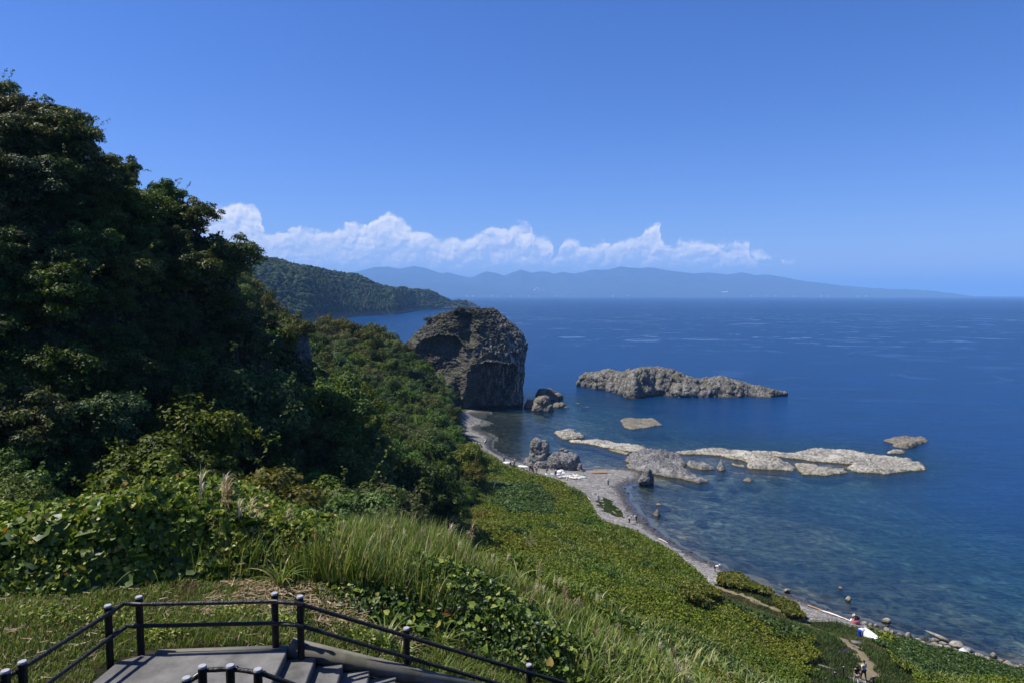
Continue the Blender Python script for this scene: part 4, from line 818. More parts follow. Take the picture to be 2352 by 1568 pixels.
blob_rock('sea_rock', [E(1300.5,1035,176,.62,.32,.5)], .08, M['brown_rock'], 'small dark rock in the cove behind the thumb rock, nearer of two', .1, 1.2, 14.0)
# bare cliff at the end of the wooded hill
cq = aty(662, 838, 80)
blob_rock('rock_cliff', [((cq[0], cq[1] + .5, cq[2]), (2.3, 3.0, 4.6)), ((cq[0] - 1.5, cq[1] - .3, cq[2] - 2.2), (2.4, 2.4, 4.4)), ((cq[0] + .6, cq[1] - .2, cq[2] - 4), (1.9, 2.4, 4.0)), ((cq[0] - 2.2, cq[1] + 1, cq[2] + 2.4), (2.0, 2.4, 3.0))], .16, M['cliff_rock'], 'bare grey cliff face at the end of the dark wooded hill', .5, .5, 15.0)

# ---- boulders along the near shore
def boulder_mesh(seed, mt):
    bm = bmesh.new(); bmesh.ops.create_icosphere(bm, subdivisions=4, radius=1.0); V = np.array([v.co[:] for v in bm.verts]); F = np.array([[v.index for v in f.verts] for f in bm.faces]); bm.free()
    r = np.random.RandomState(seed)
    for _ in range(9):                                        # worn flats
        n = r.normal(size=3); n /= np.linalg.norm(n); d = r.uniform(.55, .85); k = V @ n; V = V - np.outer(np.clip(k - d, 0, None) * .8, n)
    V = V * (1 + .16 * fbm(V * 1.1 + seed * 3, 3))[:, None]; V = V * (1 + .05 * ridged(V * 3 + seed, 4))[:, None]
    return mesh_np('boulder', V, F, (mt,), True)
BM_ = [boulder_mesh(k, M['shore_rock']) for k in range(6)]; BW = boulder_mesh(9, M['white_rock']); BD = [boulder_mesh(20 + k, M['wet_rock']) for k in range(2)]
rngb = random.Random(5)
def boulder(px, py, wP, me, label, hr=.55, dr=.75, tone=None, group='boulders along the near shore', z=None, name='boulder'):
    g = atz(px, py, .15 if z is None else z); D = np.hypot(g[1], 0); wm = wP / FOC * D / 2
    gz = float(hgt(g[0], g[1])) if z is None else z
    o = link(name, me, None, (g[0], g[1], max(gz, -.15) + wm * hr * .45), (rngb.uniform(-.15, .15), rngb.uniform(-.15, .15), rngb.uniform(0, 6.3)), (wm, wm * dr, wm * hr))
    return tag(o, label, 'boulder', group)
P4 = lambda a, b: (1780 + a / 4.112, 1263.3 + b / 4.112)
row = [(845,690,62,'brown boulder right behind the person in the straw hat'),(900,712,58,'brown boulder right of the one behind the straw hat'),(955,710,60,'dark boulder at the water above the white covered boat'),(1048,662,100,'large brown boulder standing in the water off the covered boat'),(1055,700,46,'small rounded boulder below the large one in the water'),
 (1055,752,92,'wide boulder on the shore above the right end of the boat'),(1105,772,60,'dark boulder right of the wide one above the boat'),(1183,790,62,'rounded brown boulder between the boat and the slanting slab'),(1262,805,84,'flat-topped boulder on the shore left of the slanting slab'),(1345,855,104,'broad boulder at the foot of the shore weeds'),(1430,832,30,'small round boulder in the water left of the slanting slab'),
 (1512,846,84,'brown boulder just below the slanting slab'),(1500,893,76,'boulder touching the weeds below the slanting slab'),(1590,880,84,'boulder in the thick of the row right of the slab'),(1730,902,152,'largest flat brown boulder of the shore row'),(1625,932,92,'boulder left of the white boulder'),(1702,942,52,'small boulder just above the white boulder'),(1805,942,98,'orange brown boulder above the white one'),
 (1875,988,52,'small dark boulder right of the white boulder'),(1922,992,100,'brown boulder third right of the white boulder'),(2060,985,82,'tall brown boulder standing in the water at right'),(1992,1058,100,'grey boulder touching the weeds near the right edge'),(2068,1052,62,'boulder below the tall one in the water'),(2130,1040,64,'dark boulder in the row near the right edge'),(2205,1072,110,'grey broad boulder near the right edge'),(2112,1088,84,'flat boulder partly in the weeds near the right edge'),(2292,1102,64,'last but one boulder at the right edge'),(2335,1088,52,'boulder cut by the right edge of the view'),(1660,972,60,'grey boulder left below the white one'),(1560,920,60,'boulder half hidden in the weeds below the row')]
for i, (a, b, wz, lb) in enumerate(row):
    px, py = P4(a, b); boulder(px, py, wz / 4.112, BM_[i % 6], lb, hr=rngb.uniform(.55, .8), dr=rngb.uniform(.65, .95))
px, py = P4(1790, 982); boulder(px, py, 32, BW, 'smooth white boulder in the row of brown boulders', .6, .7)
for i, (a, b, wz, lb) in enumerate([(620,360,52,'small brown boulder in the shallows, farthest from the boat'),(690,468,86,'brown boulder in the shallows left of the straw hat'),(112,388,78,'dark boulder in the shallows off the green shore bushes')]):
    px, py = P4(a, b); boulder(px, py, wz / 4.112, BM_[(i * 2) % 6], lb, hr=.6, z=.02)
px, py = P4(1530, 815); g = atz(px, py, .2)
sl = link('rock_slab', BM_[3], None, (g[0], g[1], .35), (0, R(14), R(-38)), (1.5, .36, .2)); tag(sl, 'long flat slab lying slanted on the water edge', 'slab')
# wet stones along the tide line
rng = np.random.RandomState(21); k = 0
cand = []
for i in range(14, len(SHORE) - 2):
    a, b = SHORE[i][:2], SHORE[i + 1][:2]; L = np.linalg.norm(b - a); t_ = (b - a) / L; nn = np.array([-t_[1], t_[0]])
    dens = 2.6 if SHORE[i][1] < 80 else 1.0
    for q in range(int(L * dens)):
        p_ = a + t_ * rng.uniform(0, L) + nn * rng.normal(.35, .55); cand.append((p_[0], p_[1]))
rng.shuffle(cand)
for (x_, y_) in cand[:285]:
    s_ = abs(rng.normal(.0, .13)) + .12; s_ *= (1.35 if y_ < 80 else 1.0)
    o = link('shore_stone', BD[k % 2] if rng.rand() < .75 else BM_[k % 6], None, (x_, y_, max(float(hgt(x_, y_)), -.12) + s_ * .25), (0, 0, rng.uniform(0, 6)), (s_, s_ * rng.uniform(.6, 1), s_ * rng.uniform(.4, .7)))
    tag(o, 'small dark wet stone on the tide line', 'stone', 'wet stones along the tide line'); k += 1
# ================================================================== trees
def limb(mb, a, b, r0, r1, rng, n=7, seg=4, bend=.12):
    a = np.array(a, float); b = np.array(b, float); L = np.linalg.norm(b - a); t = np.linspace(0, 1, seg + 1)[:, None]
    p = a + (b - a) * t + np.sin(t * np.pi) * rng.normal(size=3) * L * bend * .5; mb.tube(p, np.linspace(r0, r1, seg + 1), n, False)
def make_tree(name, seed, Rr, H, nclump, per, lsize, leafm, squash=.72, low=.18, parent_loc=(0, 0, 0), jag=.5, cmin=-.35, czf=.58):
    rng = np.random.RandomState(seed); root = empty(name, parent_loc); cz = H * czf; cl = []
    for k in range(nclump):
        th = rng.uniform(0, 2 * np.pi); cphi = rng.uniform(cmin, 1.0); sp = math.sqrt(max(0, 1 - cphi * cphi)); rr = rng.uniform(.55, .98) if k > nclump * .2 else rng.uniform(.1, .5)
        c = np.array([math.cos(th) * sp * Rr * rr, math.sin(th) * sp * Rr * rr, cz + cphi * rr * (H - cz) * .92]); c[:2] *= 1 + rng.uniform(-.15, .15)
        cl.append((c, Rr * rng.uniform(.17, .34)))
    Ps, Ns, Ss = [], [], []
    for c, rc in cl:
        m_ = int(per * rng.uniform(.7, 1.3) * (rc / (Rr * .3)) ** 2); d = rng.normal(size=(m_, 3)); d /= np.linalg.norm(d, axis=1)[:, None]; d[:, 2] = np.where(d[:, 2] < -.35, -d[:, 2], d[:, 2])
        rad = rc * (1.08 - np.abs(rng.normal(0, .16, m_))) * (1 + .35 * perlin(d * 2.3 + c)); P = c + d * rad[:, None] * np.array([1, 1, squash]); Ps.append(P)
        Ns.append(d * .85 + np.array([0, 0, .30]) + rng.normal(size=(m_, 3)) * .30); Ss.append(lsize * rng.uniform(.6, 1.35, m_))
    # loose sprays sticking out
    for k in range(int(nclump * jag)):
        c, rc = cl[rng.randint(len(cl))]; out = c - np.array([0, 0, cz * .9]); out /= np.linalg.norm(out) + 1e-6; out = out * .8 + rng.normal(size=3) * .5; m_ = int(per * .10) + 6
        t = rng.uniform(0, 1, m_)[:, None]; P = c + out * rc * (.8 + t * .95) + rng.normal(size=(m_, 3)) * rc * .10; Ps.append(P); Ns.append(rng.normal(size=(m_, 3)) * .6 + np.array([0, 0, .8])); Ss.append(lsize * rng.uniform(.6, 1.2, m_))
    V, F = leaves(np.concatenate(Ps), np.concatenate(Ns), np.concatenate(Ss), rng); cr = link('crown', mesh_np('crown', V, F, (leafm,)), root)
    mb = MB(); r0 = .035 * H + .03; limb(mb, (0, 0, -.8), (rng.uniform(-.1, .1) * H, rng.uniform(-.1, .1) * H, H * .5), r0, r0 * .55, rng, 9, 6, .1); top = mb.V[-1][-5]
    for c, rc in cl[::2]: limb(mb, (top[0] * rng.uniform(.4, 1), top[1] * rng.uniform(.4, 1), H * rng.uniform(.25, .5)), c, r0 * .35, r0 * .07, rng, 5, 4, .15)
    mb.build('trunk', M['bark'], root, True); return root
def retag(root, leafm=None):
    pass
TREES = {}
def variants(key, name, n, seed0, leafm, **kw): TREES[key] = [make_tree(name, seed0 + k, leafm=leafm, **kw) for k in range(n)]
variants('hill', 'broadleaf_tree', 5, 100, M['leaf_hill'], Rr=2.7, H=5.0, nclump=58, per=330, lsize=.185, cmin=-.95, czf=.5)
variants('wood', 'broadleaf_tree', 5, 200, M['leaf_wood'], Rr=4.1, H=8.4, nclump=66, per=250, lsize=.31, cmin=-.85, czf=.52, squash=.9)
variants('gold', 'turning_tree', 2, 300, M['leaf_gold'], Rr=4.1, H=8.4, nclump=66, per=250, lsize=.31, cmin=-.85, czf=.52, squash=.9)
_used = set()
def place(key, idx, x, y, rz, sc, label, cat, group, dz=0.0, name=None, scz=None, leafm=None):
    src = TREES[key][idx % len(TREES[key])]
    if id(src) in _used: r = copy_tree(src)
    else: _used.add(id(src)); r = src
    r.location = (x, y, float(hgt(x, y)) + dz); r.rotation_euler = (0, 0, rz); r.scale = (sc, sc, sc if scz is None else scz)
    for p_ in ('label', 'category', 'group'):
        if p_ in r: del r[p_]
    if leafm is not None:
        for ch in r.children:
            if ch.name.startswith('crown'): ch.material_slots[0].link = 'OBJECT'; ch.material_slots[0].material = leafm
    return tag(r, label, cat, group)
def scatter(x0, x1, y0, y1, spacing, rng, keep):
    pts = []; n = int((x1 - x0) * (y1 - y0) / spacing ** 2 * 12); cell = {}
    for _ in range(n):
        x, y = rng.uniform(x0, x1), rng.uniform(y0, y1)
        if not keep(x, y): continue
        i, j = int(x // spacing), int(y // spacing)
        if any((x - a) ** 2 + (y - b) ** 2 < spacing ** 2 for di in (-1, 0, 1) for dj in (-1, 0, 1) for a, b in cell.get((i + di, j + dj), ())): continue
        cell.setdefault((i, j), []).append((x, y)); pts.append((x, y))
    return pts
def seen(x, y, top=6.0, marg=60):
    a, b = proj(x, y, float(hgt(x, y)) + top); return -marg < a < 2352 + marg and b < 1568 + 100
def visible_ground(x, y, h=6.0):            # rough line-of-sight test over the bare land
    zt = float(hgt(x, y)) + h; t = np.linspace(.08, .97, 60); X = x * t; Y = y * t; Zl = EYE + (zt - EYE) * t
    return not (hgt(X, Y) + np.where(np.hypot(X, Y) > 30, .6, 0.0) > Zl).any()
rng = np.random.RandomState(42)
# edge of the wood (west of this line are trees)
EDGE = np.array([(-12.5, 27), (-9, 32), (-7.0, 45), (-6.5, 60), (-7.5, 80), (-8.0, 100), (-7.0, 118), (-6.8, 132), (-8.5, 146), (-13, 160), (-16.5, 175), (-17.5, 195), (-20, 212), (-24, 226), (-30, 240), (-40, 250), (-150, 262)])
def wood_x(y): return np.interp(y, EDGE[:, 1], EDGE[:, 0])
def is_hill(x, y):                          # the steep dark slope on the left
    return x < np.interp(y, [20, 40, 60, 75, 90, 105, 130], [-24, -25, -24.0, -23.5, -25, -40, -60])
def clifffront(x, y):
    a, b = proj(x, y, float(hgt(x, y)) + 3.0); return math.hypot(x, y) < 96 and 585 < a < 775 and 760 < b < 945
hill = scatter(-75, -20, 22, 100, 2.95, rng, lambda x, y: is_hill(x, y) and seen(x, y, 5) and visible_ground(x, y, 9.0) and not clifffront(x, y))
wood = scatter(-110, 0, 36, 255, 4.7, rng, lambda x, y: x < wood_x(y) and not is_hill(x, y) and seen(x, y, 7) and visible_ground(x, y, 8.5) and not clifffront(x, y) and abs(x + 27) + abs(y - 81) > 9)
pass
HG, WG = 'trees crowding the steep dark hillside', 'trees of the wood between the hillside and the shore'
for i, (x, y) in enumerate(hill):
    a, b = proj(x, y, float(hgt(x, y)) + 4); sc = rng.uniform(.75, 1.15); lb = 'dark green tree with glinting leaves among the many on the steep hillside'
    place('hill', i, x, y, rng.uniform(0, 6.28), sc, lb, 'tree', HG, -.2)
for i, (x, y) in enumerate(wood):
    D = math.hypot(x, y); a, b = proj(x, y, float(hgt(x, y)) + 7)
    near = D < 72; sc = rng.uniform(.85, 1.15) if near else rng.uniform(.72, 1.05)
    if near and x > -12: sc *= .55
    gold = (b < 800 and rng.rand() < .62 and a > 560 and D > 100) or rng.rand() < .05
    if a > 1000 and b > 1020: sc *= .7
    if gold: place('gold', i, x, y, rng.uniform(0, 6.28), sc, 'tree with yellowish turning leaves in the wood behind the dark hill', 'tree', 'yellowing trees of the wood', -.8)
    else: place('wood', i, x, y, rng.uniform(0, 6.28), sc, 'leafy green tree in the wood between the hillside and the shore', 'tree', WG, -.8, leafm=None)
# scaled-down copies of the broadleaf trees wherever the steep slope still shows
occ = [np.array([x, y, float(hgt(x, y))]) for x, y in hill + wood]; fill = []
for _ in range(9000):
    px, py = rng.uniform(-40, 1120), rng.uniform(150, 1262); h = hit(px, py)
    if h is None or h[1] > 150 or h[1] < 33 or h[0] > wood_x(h[1]) + .3 or clifffront(h[0], h[1]): continue
    D = math.hypot(h[0], h[1]); sp = 1.9 + D * .014
    if any(((h - q) ** 2).sum() < sp * sp for q in occ): continue
    occ.append(h); fill.append(h)
    if len(fill) >= 290: break
for i, h in enumerate(fill):
    D = math.hypot(h[0], h[1]); r = place('hill' if (h[0] < -20 or D < 60) else 'wood', i, h[0], h[1], rng.uniform(0, 6.28), rng.uniform(.48, .80) * (1.0 if (h[0] < -20 or D < 60) else .7), 'low leafy tree filling a gap between the trees of the dark slope', 'shrub', 'small trees between the larger ones of the dark slope', -.35); r.name = 'small_slope_tree'
# undergrowth that fills the gaps
def canopy_cover(name, mt, n, xr, yr, keep, size, hfun, rng, label, cat, kindstuff=True, tpl=KITE, up=.7, jit=.6):
    P = []; got = 0
    while got < n:
        x = rng.uniform(*xr, n); y = rng.uniform(*yr, n); k = keep(x, y); x, y = x[k], y[k]; P.append(np.stack([x, y], 1)); got += len(x)
    P = np.concatenate(P)[:n]; x, y = P.T; h = hfun(x, y); e = .25; gxn = (hfun(x + e, y) + hgt(x + e, y) - h - hgt(x, y)) / e; gyn = (hfun(x, y + e) + hgt(x, y + e) - h - hgt(x, y)) / e
    N = np.stack([-gxn * .7, -gyn * .7, np.full(n, up)], 1) + rng.normal(size=(n, 3)) * jit
    z = hgt(x, y) + h * (1 - np.abs(rng.normal(0, .22, n)).clip(0, .9)); S = size * rng.uniform(.6, 1.4, n) * np.clip(np.hypot(x, y) / 75, .5, 1.15)
    V, F = leaves(np.stack([x, y, z], 1), N, S, rng, tpl); o = link(name, mesh_np(name, V, F, (mt,))); return tag(o, label, cat, kind='stuff' if kindstuff else None)
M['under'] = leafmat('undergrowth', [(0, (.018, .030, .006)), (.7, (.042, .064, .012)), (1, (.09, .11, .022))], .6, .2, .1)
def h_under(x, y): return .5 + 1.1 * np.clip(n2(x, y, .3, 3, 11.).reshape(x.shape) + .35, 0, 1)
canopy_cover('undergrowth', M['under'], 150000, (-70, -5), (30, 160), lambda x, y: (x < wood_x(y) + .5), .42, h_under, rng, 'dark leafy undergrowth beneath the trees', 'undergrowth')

# ================================================================== the green slope down to the shore
INN = INNER[:, :2]
LANDSIDE = np.array([(-40, 262), *INN[:], (200, 60), (200, -10), (-40, -10)])
def inland(x, y): return in_poly(x, y, LANDSIDE)
SHOULDER = np.array([(-14, 23), (-7, 23.5), (-2, 23.5), (3, 22), (6, 20.5), (9, 17), (12, 10)])
def beyond(x, y): return y > np.interp(x, SHOULDER[:, 0], SHOULDER[:, 1])
PATHL = np.array([p[:2] for p in PATH]); DITL = np.array([p[:2] for p in DITCH])
def dpath(x, y): return -poly_sd(x, y, PATHL, False) if False else np.abs(poly_sd(x, y, PATHL, False))
def dditch(x, y): return np.abs(poly_sd(x, y, DITL, False))
def pv(x, y): return proj(x, y, hgt(x, y))
def zone(polyP):                              # a patch of land given by its corners as seen
    W2 = np.array([hit(*q)[:2] for q in polyP]); return W2
Z_MEADOW = zone([(1640,1350),(1560,1362),(1700,1420),(1800,1450),(1880,1480),(1885,1520),(1850,1567),(1790,1680),(2100,1680),(2110,1567),(2060,1530),(2040,1500),(2010,1470),(1990,1446),(1940,1434),(1880,1420),(1830,1410),(1760,1372),(1660,1352)])
Z_FERN = zone([(1150,1120),(1230,1118),(1270,1150),(1262,1185),(1180,1190),(1130,1160)])
Z_SHB = [zone([(1646,1334),(1673,1325),(1700,1332),(1735,1350),(1766,1362),(1770,1375),(1700,1362),(1650,1350)]), zone([(1765,1372),(1800,1386),(1850,1424),(1838,1432),(1790,1408)])]
Z_BUSH = zone([(1560,1380),(1600,1366),(1640,1376),(1650,1402),(1610,1415),(1570,1405)])
Z_WEEDR = zone([(2010,1480),(2084,1474),(2181,1500),(2254,1520),(2352,1545),(2430,1567),(2120,1567),(2080,1530),(2040,1505)])
def inz(x, y, z):
    f = 1.3 if np.hypot(z[:, 0].mean(), z[:, 1].mean()) > 45 else .35
    return in_poly(x + f * n2(x, y, .45, 3, 51.).reshape(np.shape(x)) * 1.6, y + f * n2(x, y, .45, 3, 57.).reshape(np.shape(x)) * 1.6, z)
def h_field(x, y):
    b = n2(x, y, .16, 4, 21.).reshape(x.shape); c = np.abs(n2(x, y, .55, 3, 23.).reshape(x.shape)); d = n2(x, y, 1.3, 3, 27.).reshape(x.shape); return (.60 + 1.0 * np.clip(b + .2, 0, 1) - .75 * c + .35 * d).clip(.12, 2.2)
def keep_field(x, y):
    D = np.hypot(x, y); a, b = pv(x, y); k0 = (a > 900) & (a < 2420) & (b < 1640) & beyond(x, y) & (x > wood_x(y) - 4) & inland(x, y); k = np.zeros(x.shape, bool); i = np.nonzero(k0)[0]; k[i] = _kf(x[i], y[i]); return k
def _kf(x, y):
    D = np.hypot(x, y); k = inland(x, y) & beyond(x, y) & (x > wood_x(y) - 4) & (dpath(x, y) > 1.0) & (dditch(x, y) > .6); k &= ~inz(x, y, Z_MEADOW) & ~inz(x, y, Z_FERN) & ~inz(x, y, Z_WEEDR)
    for z in Z_SHB: k &= ~inz(x, y, z)
    a, b = pv(x, y); k &= (a > 900) & (a < 2420) & (b < 1640) & (D < 175); return k
rngf = np.random.RandomState(77)
def near_bias(base, dmax):
    def f(x, y):
        k = rngf.uniform(size=x.shape) < (28.0 / np.maximum(np.hypot(x, y), 28)) ** 1.25
        k &= (x > -12 + 0 * y) & (y < 175); i = np.nonzero(k)[0]; k[i] = base(x[i], y[i]); return k
    return f
canopy_cover('leafy_ground_cover', M['leaf_field'], 430000, (-14, 60), (19, 168), near_bias(keep_field, 0), .24, h_field, rngf, 'low leafy green and olive shrubs covering the slope down to the beach', 'ground cover')
canopy_cover('leafy_ground_cover', M['leaf_fern'], 9000, (-14, 60), (19, 168), lambda x, y: keep_field(x, y) & (n2(x, y, .10, 3, 61.).reshape(x.shape) > .26), .34, lambda x, y: h_field(x, y) + .22, rngf, 'darker bushy patches among the low shrubs on the slope', 'ground cover')
canopy_cover('fern_patch', M['leaf_fern'], 16000, (-10, 30), (70, 160), lambda x, y: inz(x, y, Z_FERN), .42, lambda x, y: h_field(x, y) + .25, rngf, 'bluish green ferns below the edge of the wood', 'ferns', up=1.0, jit=.35)
for i, z in enumerate(Z_SHB): canopy_cover('shore_shrubs', M['leaf_yellow'], [9000, 5000][i], (z[:, 0].min(), z[:, 0].max()), (z[:, 1].min(), z[:, 1].max()), lambda x, y, z=z: inz(x, y, z), .30, lambda x, y: .9 + .5 * n2(x, y, .5, 3, 5.).reshape(x.shape), rngf, ['yellow green shrubs on the shore where the footpath meets the beach', 'yellow green shrubs strung along the pebbles right of the footpath start'][i], 'shrubs')
canopy_cover('yellow_bush', M['leaf_yellow'], 7000, (Z_BUSH[:, 0].min(), Z_BUSH[:, 0].max()), (Z_BUSH[:, 1].min(), Z_BUSH[:, 1].max()), lambda x, y: inz(x, y, Z_BUSH), .28, lambda x, y: 1.5 + .6 * n2(x, y, .5, 3, 5.).reshape(x.shape), rngf, 'spreading yellow green bush standing in the grass left of the footpath', 'bush', kindstuff=False)
canopy_cover('shore_weeds', M['leaf_dark'], 26000, (Z_WEEDR[:, 0].min(), Z_WEEDR[:, 0].max()), (Z_WEEDR[:, 1].min(), Z_WEEDR[:, 1].max()), lambda x, y: inz(x, y, Z_WEEDR), .26, lambda x, y: .5 + .5 * n2(x, y, .4, 3, 5.).reshape(x.shape), rngf, 'dark green broad-leaved weeds behind the row of boulders', 'weeds')
for nm_, mt_, n_, H_, th_, lb_, sd_ in (('field_grass', 'straw', 9000, .75, .30, 'pale dry grass stems standing among the low shrubs of the slope', 71.), ('field_grass', 'reed', 22000, .85, .12, 'green grass growing through the low shrubs of the slope', 75.)):
    x = rngf.uniform(-12, 60, n_ * 14); y = rngf.uniform(22, 165, n_ * 14); k = n2(x, y, .09, 4, sd_, .6) > th_; x, y = x[k], y[k]; k = keep_field(x, y) & (rngf.uniform(size=x.shape) < (30 / np.maximum(np.hypot(x, y), 30)) ** .8); x, y = x[k][:n_], y[k][:n_]; V, F = blades(np.stack([x, y, hgt(x, y) + h_field(x, y) * .5], 1), H_ * rngf.uniform(.5, 1.3, len(x)), .05 * rngf.uniform(.6, 1.4, len(x)), rngf, .9, 3); tag(link(nm_, mesh_np(nm_, V, F, (M[mt_],))), lb_, 'grass', kind='stuff')
# grass: meadow round the footpath, fringe by the beach, tuft on the beach
def grass_cover(name, mt, n, xr, yr, keep, H, Wd, rng, label, cat='grass', lean=.6, seg=3, hvar=None, z0=0.0, droop=1.0):
    P = []; got = 0; tries = 0
    while got < n and tries < 400:
        x = rng.uniform(*xr, n); y = rng.uniform(*yr, n); k = keep(x, y); P.append(np.stack([x[k], y[k]], 1)); got += int(k.sum()); tries += 1
    P = np.concatenate(P)[:n]; n = len(P); x, y = P.T; hh = H * rng.uniform(.5, 1.3, n) * (1 if hvar is None else hvar(x, y))
    V, F = blades(np.stack([x, y, hgt(x, y) + z0], 1), hh, Wd * rng.uniform(.6, 1.4, n), rng, lean, seg, droop); return tag(link(name, mesh_np(name, V, F, (mt,))), label, cat, kind='stuff')
kp = lambda x, y: inz(x, y, Z_MEADOW) & (dpath(x, y) > .55 + .5 * n2(x, y, .9, 2, 2.).reshape(x.shape)) & (dditch(x, y) > .3)
bb_ = (Z_MEADOW[:, 0].min(), Z_MEADOW[:, 0].max()), (Z_MEADOW[:, 1].min(), Z_MEADOW[:, 1].max())
grass_cover('meadow_grass', M['grass_low'], 60000, *bb_, kp, .30, .05, rngf, 'short green grass on both sides of the footpath', hvar=lambda x, y: .6 + 1.2 * np.clip(n2(x, y, .25, 3, 6.).reshape(x.shape) + .3, 0, 1))
Z_TUFT = zone([(1374,1152),(1394,1144),(1407,1156),(1427,1178),(1436,1192),(1416,1190),(1390,1176),(1370,1163)])
grass_cover('beach_grass', M['grass_low'], 7000, (Z_TUFT[:, 0].min(), Z_TUFT[:, 0].max()), (Z_TUFT[:, 1].min(), Z_TUFT[:, 1].max()), lambda x, y: inz(x, y, Z_TUFT) & (n2(x, y, .6, 3, 9.).reshape(x.shape) > -.25), .16, .10, rngf, 'bright green patch of grass growing in the middle of the pebble beach', z0=.07)
BEd = lambda x, y: poly_sd(x, y, BEACH)
def fringe(x, y): s = BEd(x, y); a, b = pv(x, y); return (s > -1.6) & (s < .9) & inland(x + 0, y) & (a > 1180) & (a < 1640)
grass_cover('grass_fringe', M['grass_low'], 9000, (-2, 32), (88, 160), fringe, .28, .09, rngf, 'thin green grass fringe along the upper edge of the beach', z0=.03)

# ================================================================== foreground plants
rngn = np.random.RandomState(5)
def box_of(z): return (z[:, 0].min(), z[:, 0].max()), (z[:, 1].min(), z[:, 1].max())
LAND_POLY = np.array([(-9.1, 9), (-8.0, 14.1), (-4.72, 14.25), (-1.2, 15.1), (3.0, 16.4), (4, 12), (3, 8)])
Z_SHORT = np.array([(-16, 10), (-9.2, 10), (-8.15, 14.0), (-4.7, 14.15), (-1.2, 15.05), (3, 16.2), (3.0, 17.6), (-1.5, 17.2), (-4.5, 17.4), (-8.6, 17.5), (-12, 16.6), (-16, 16)])
def in_land(x, y): return in_poly(x, y, LAND_POLY)
grass_cover('lawn_grass', M['grass'], 62000, *box_of(Z_SHORT), lambda x, y: inz(x, y, Z_SHORT) & ~in_land(x, y), .17, .016, rngn, 'short green and dry grass around the landing behind the black railing', lean=.9, seg=3, hvar=lambda x, y: .6 + 1.4 * np.clip(n2(x, y, .7, 3, 6.).reshape(x.shape) + .25, 0, 1))
Z_LW = [(-13.5, 13.2, 1.6, 1.2), (-9.2, 15.2, .8, .7), (-6.6, 15.6, .9, .5), (-5.2, 15.2, .5, .35), (-3.2, 15.6, .7, .4), (-10.8, 15.2, 1.0, .6), (-11.5, 12.0, .8, .6), (-7.6, 14.6, .5, .25)]
lw = [np.array([cx, cy]) + rngn.normal(size=(330, 2)) * np.array([rx, ry]) * .5 for cx, cy, rx, ry in Z_LW]; lw = np.concatenate(lw); lw = lw[~in_land(lw[:, 0], lw[:, 1])]
V, F = leaves(np.c_[lw, hgt(lw[:, 0], lw[:, 1]) + rngn.uniform(.05, .24, len(lw))], rngn.normal(size=(len(lw), 3)) * .6 + np.array([0, 0, 1]), rngn.uniform(.05, .10, len(lw)), rngn); tag(link('lawn_weeds', mesh_np('lawn_weeds', V, F, (M['leaf_vine'],))), 'small leafy green weeds in clumps in the short grass', 'weeds', kind='stuff')
# straw and dead stalks lying on the lawn
Z_STRAW = np.array([(-7.4, 15.6), (-4.2, 15.3), (-1.8, 16.2), (-1.6, 17.3), (-4.4, 17.6), (-7.6, 17.2)])
def lying(name, mt, n, Z, L, rad, rng, label, cat):
    (a0, a1), (b0, b1) = box_of(Z); mbx = []; x = rng.uniform(a0, a1, n * 4); y = rng.uniform(b0, b1, n * 4); k = inz(x, y, Z) & (n2(x, y, .8, 3, 14.).reshape(x.shape) > -.12); x, y = x[k][:n], y[k][:n]; m_ = len(x)
    th = rng.uniform(0, np.pi, m_); ln = L * rng.uniform(.4, 1.3, m_); d = np.stack([np.cos(th), np.sin(th), rng.normal(0, .12, m_)], 1) * ln[:, None] / 2; c = np.stack([x, y, hgt(x, y) + rng.uniform(.03, .14, m_)], 1); s_ = np.stack([-np.sin(th), np.cos(th), rng.normal(0, .5, m_)], 1) * (rad * rng.uniform(.5, 1.6, m_))[:, None]
    V = np.stack([c - d - s_, c - d + s_, c + d + s_ * .5, c + d - s_ * .5], 1).reshape(-1, 3); F = np.arange(m_ * 4).reshape(-1, 4); return tag(link(name, mesh_np(name, V, F, (mt,))), label, cat, kind='stuff')
lying('straw_litter', M['straw'], 1500, Z_STRAW, .30, .010, rngn, 'pale dry straw and cut stalks lying on the grass behind the railing', 'straw')
lying('straw_litter', M['straw'], 1500, Z_SHORT, .22, .008, rngn, 'scattered dry stems lying in the short grass', 'straw')
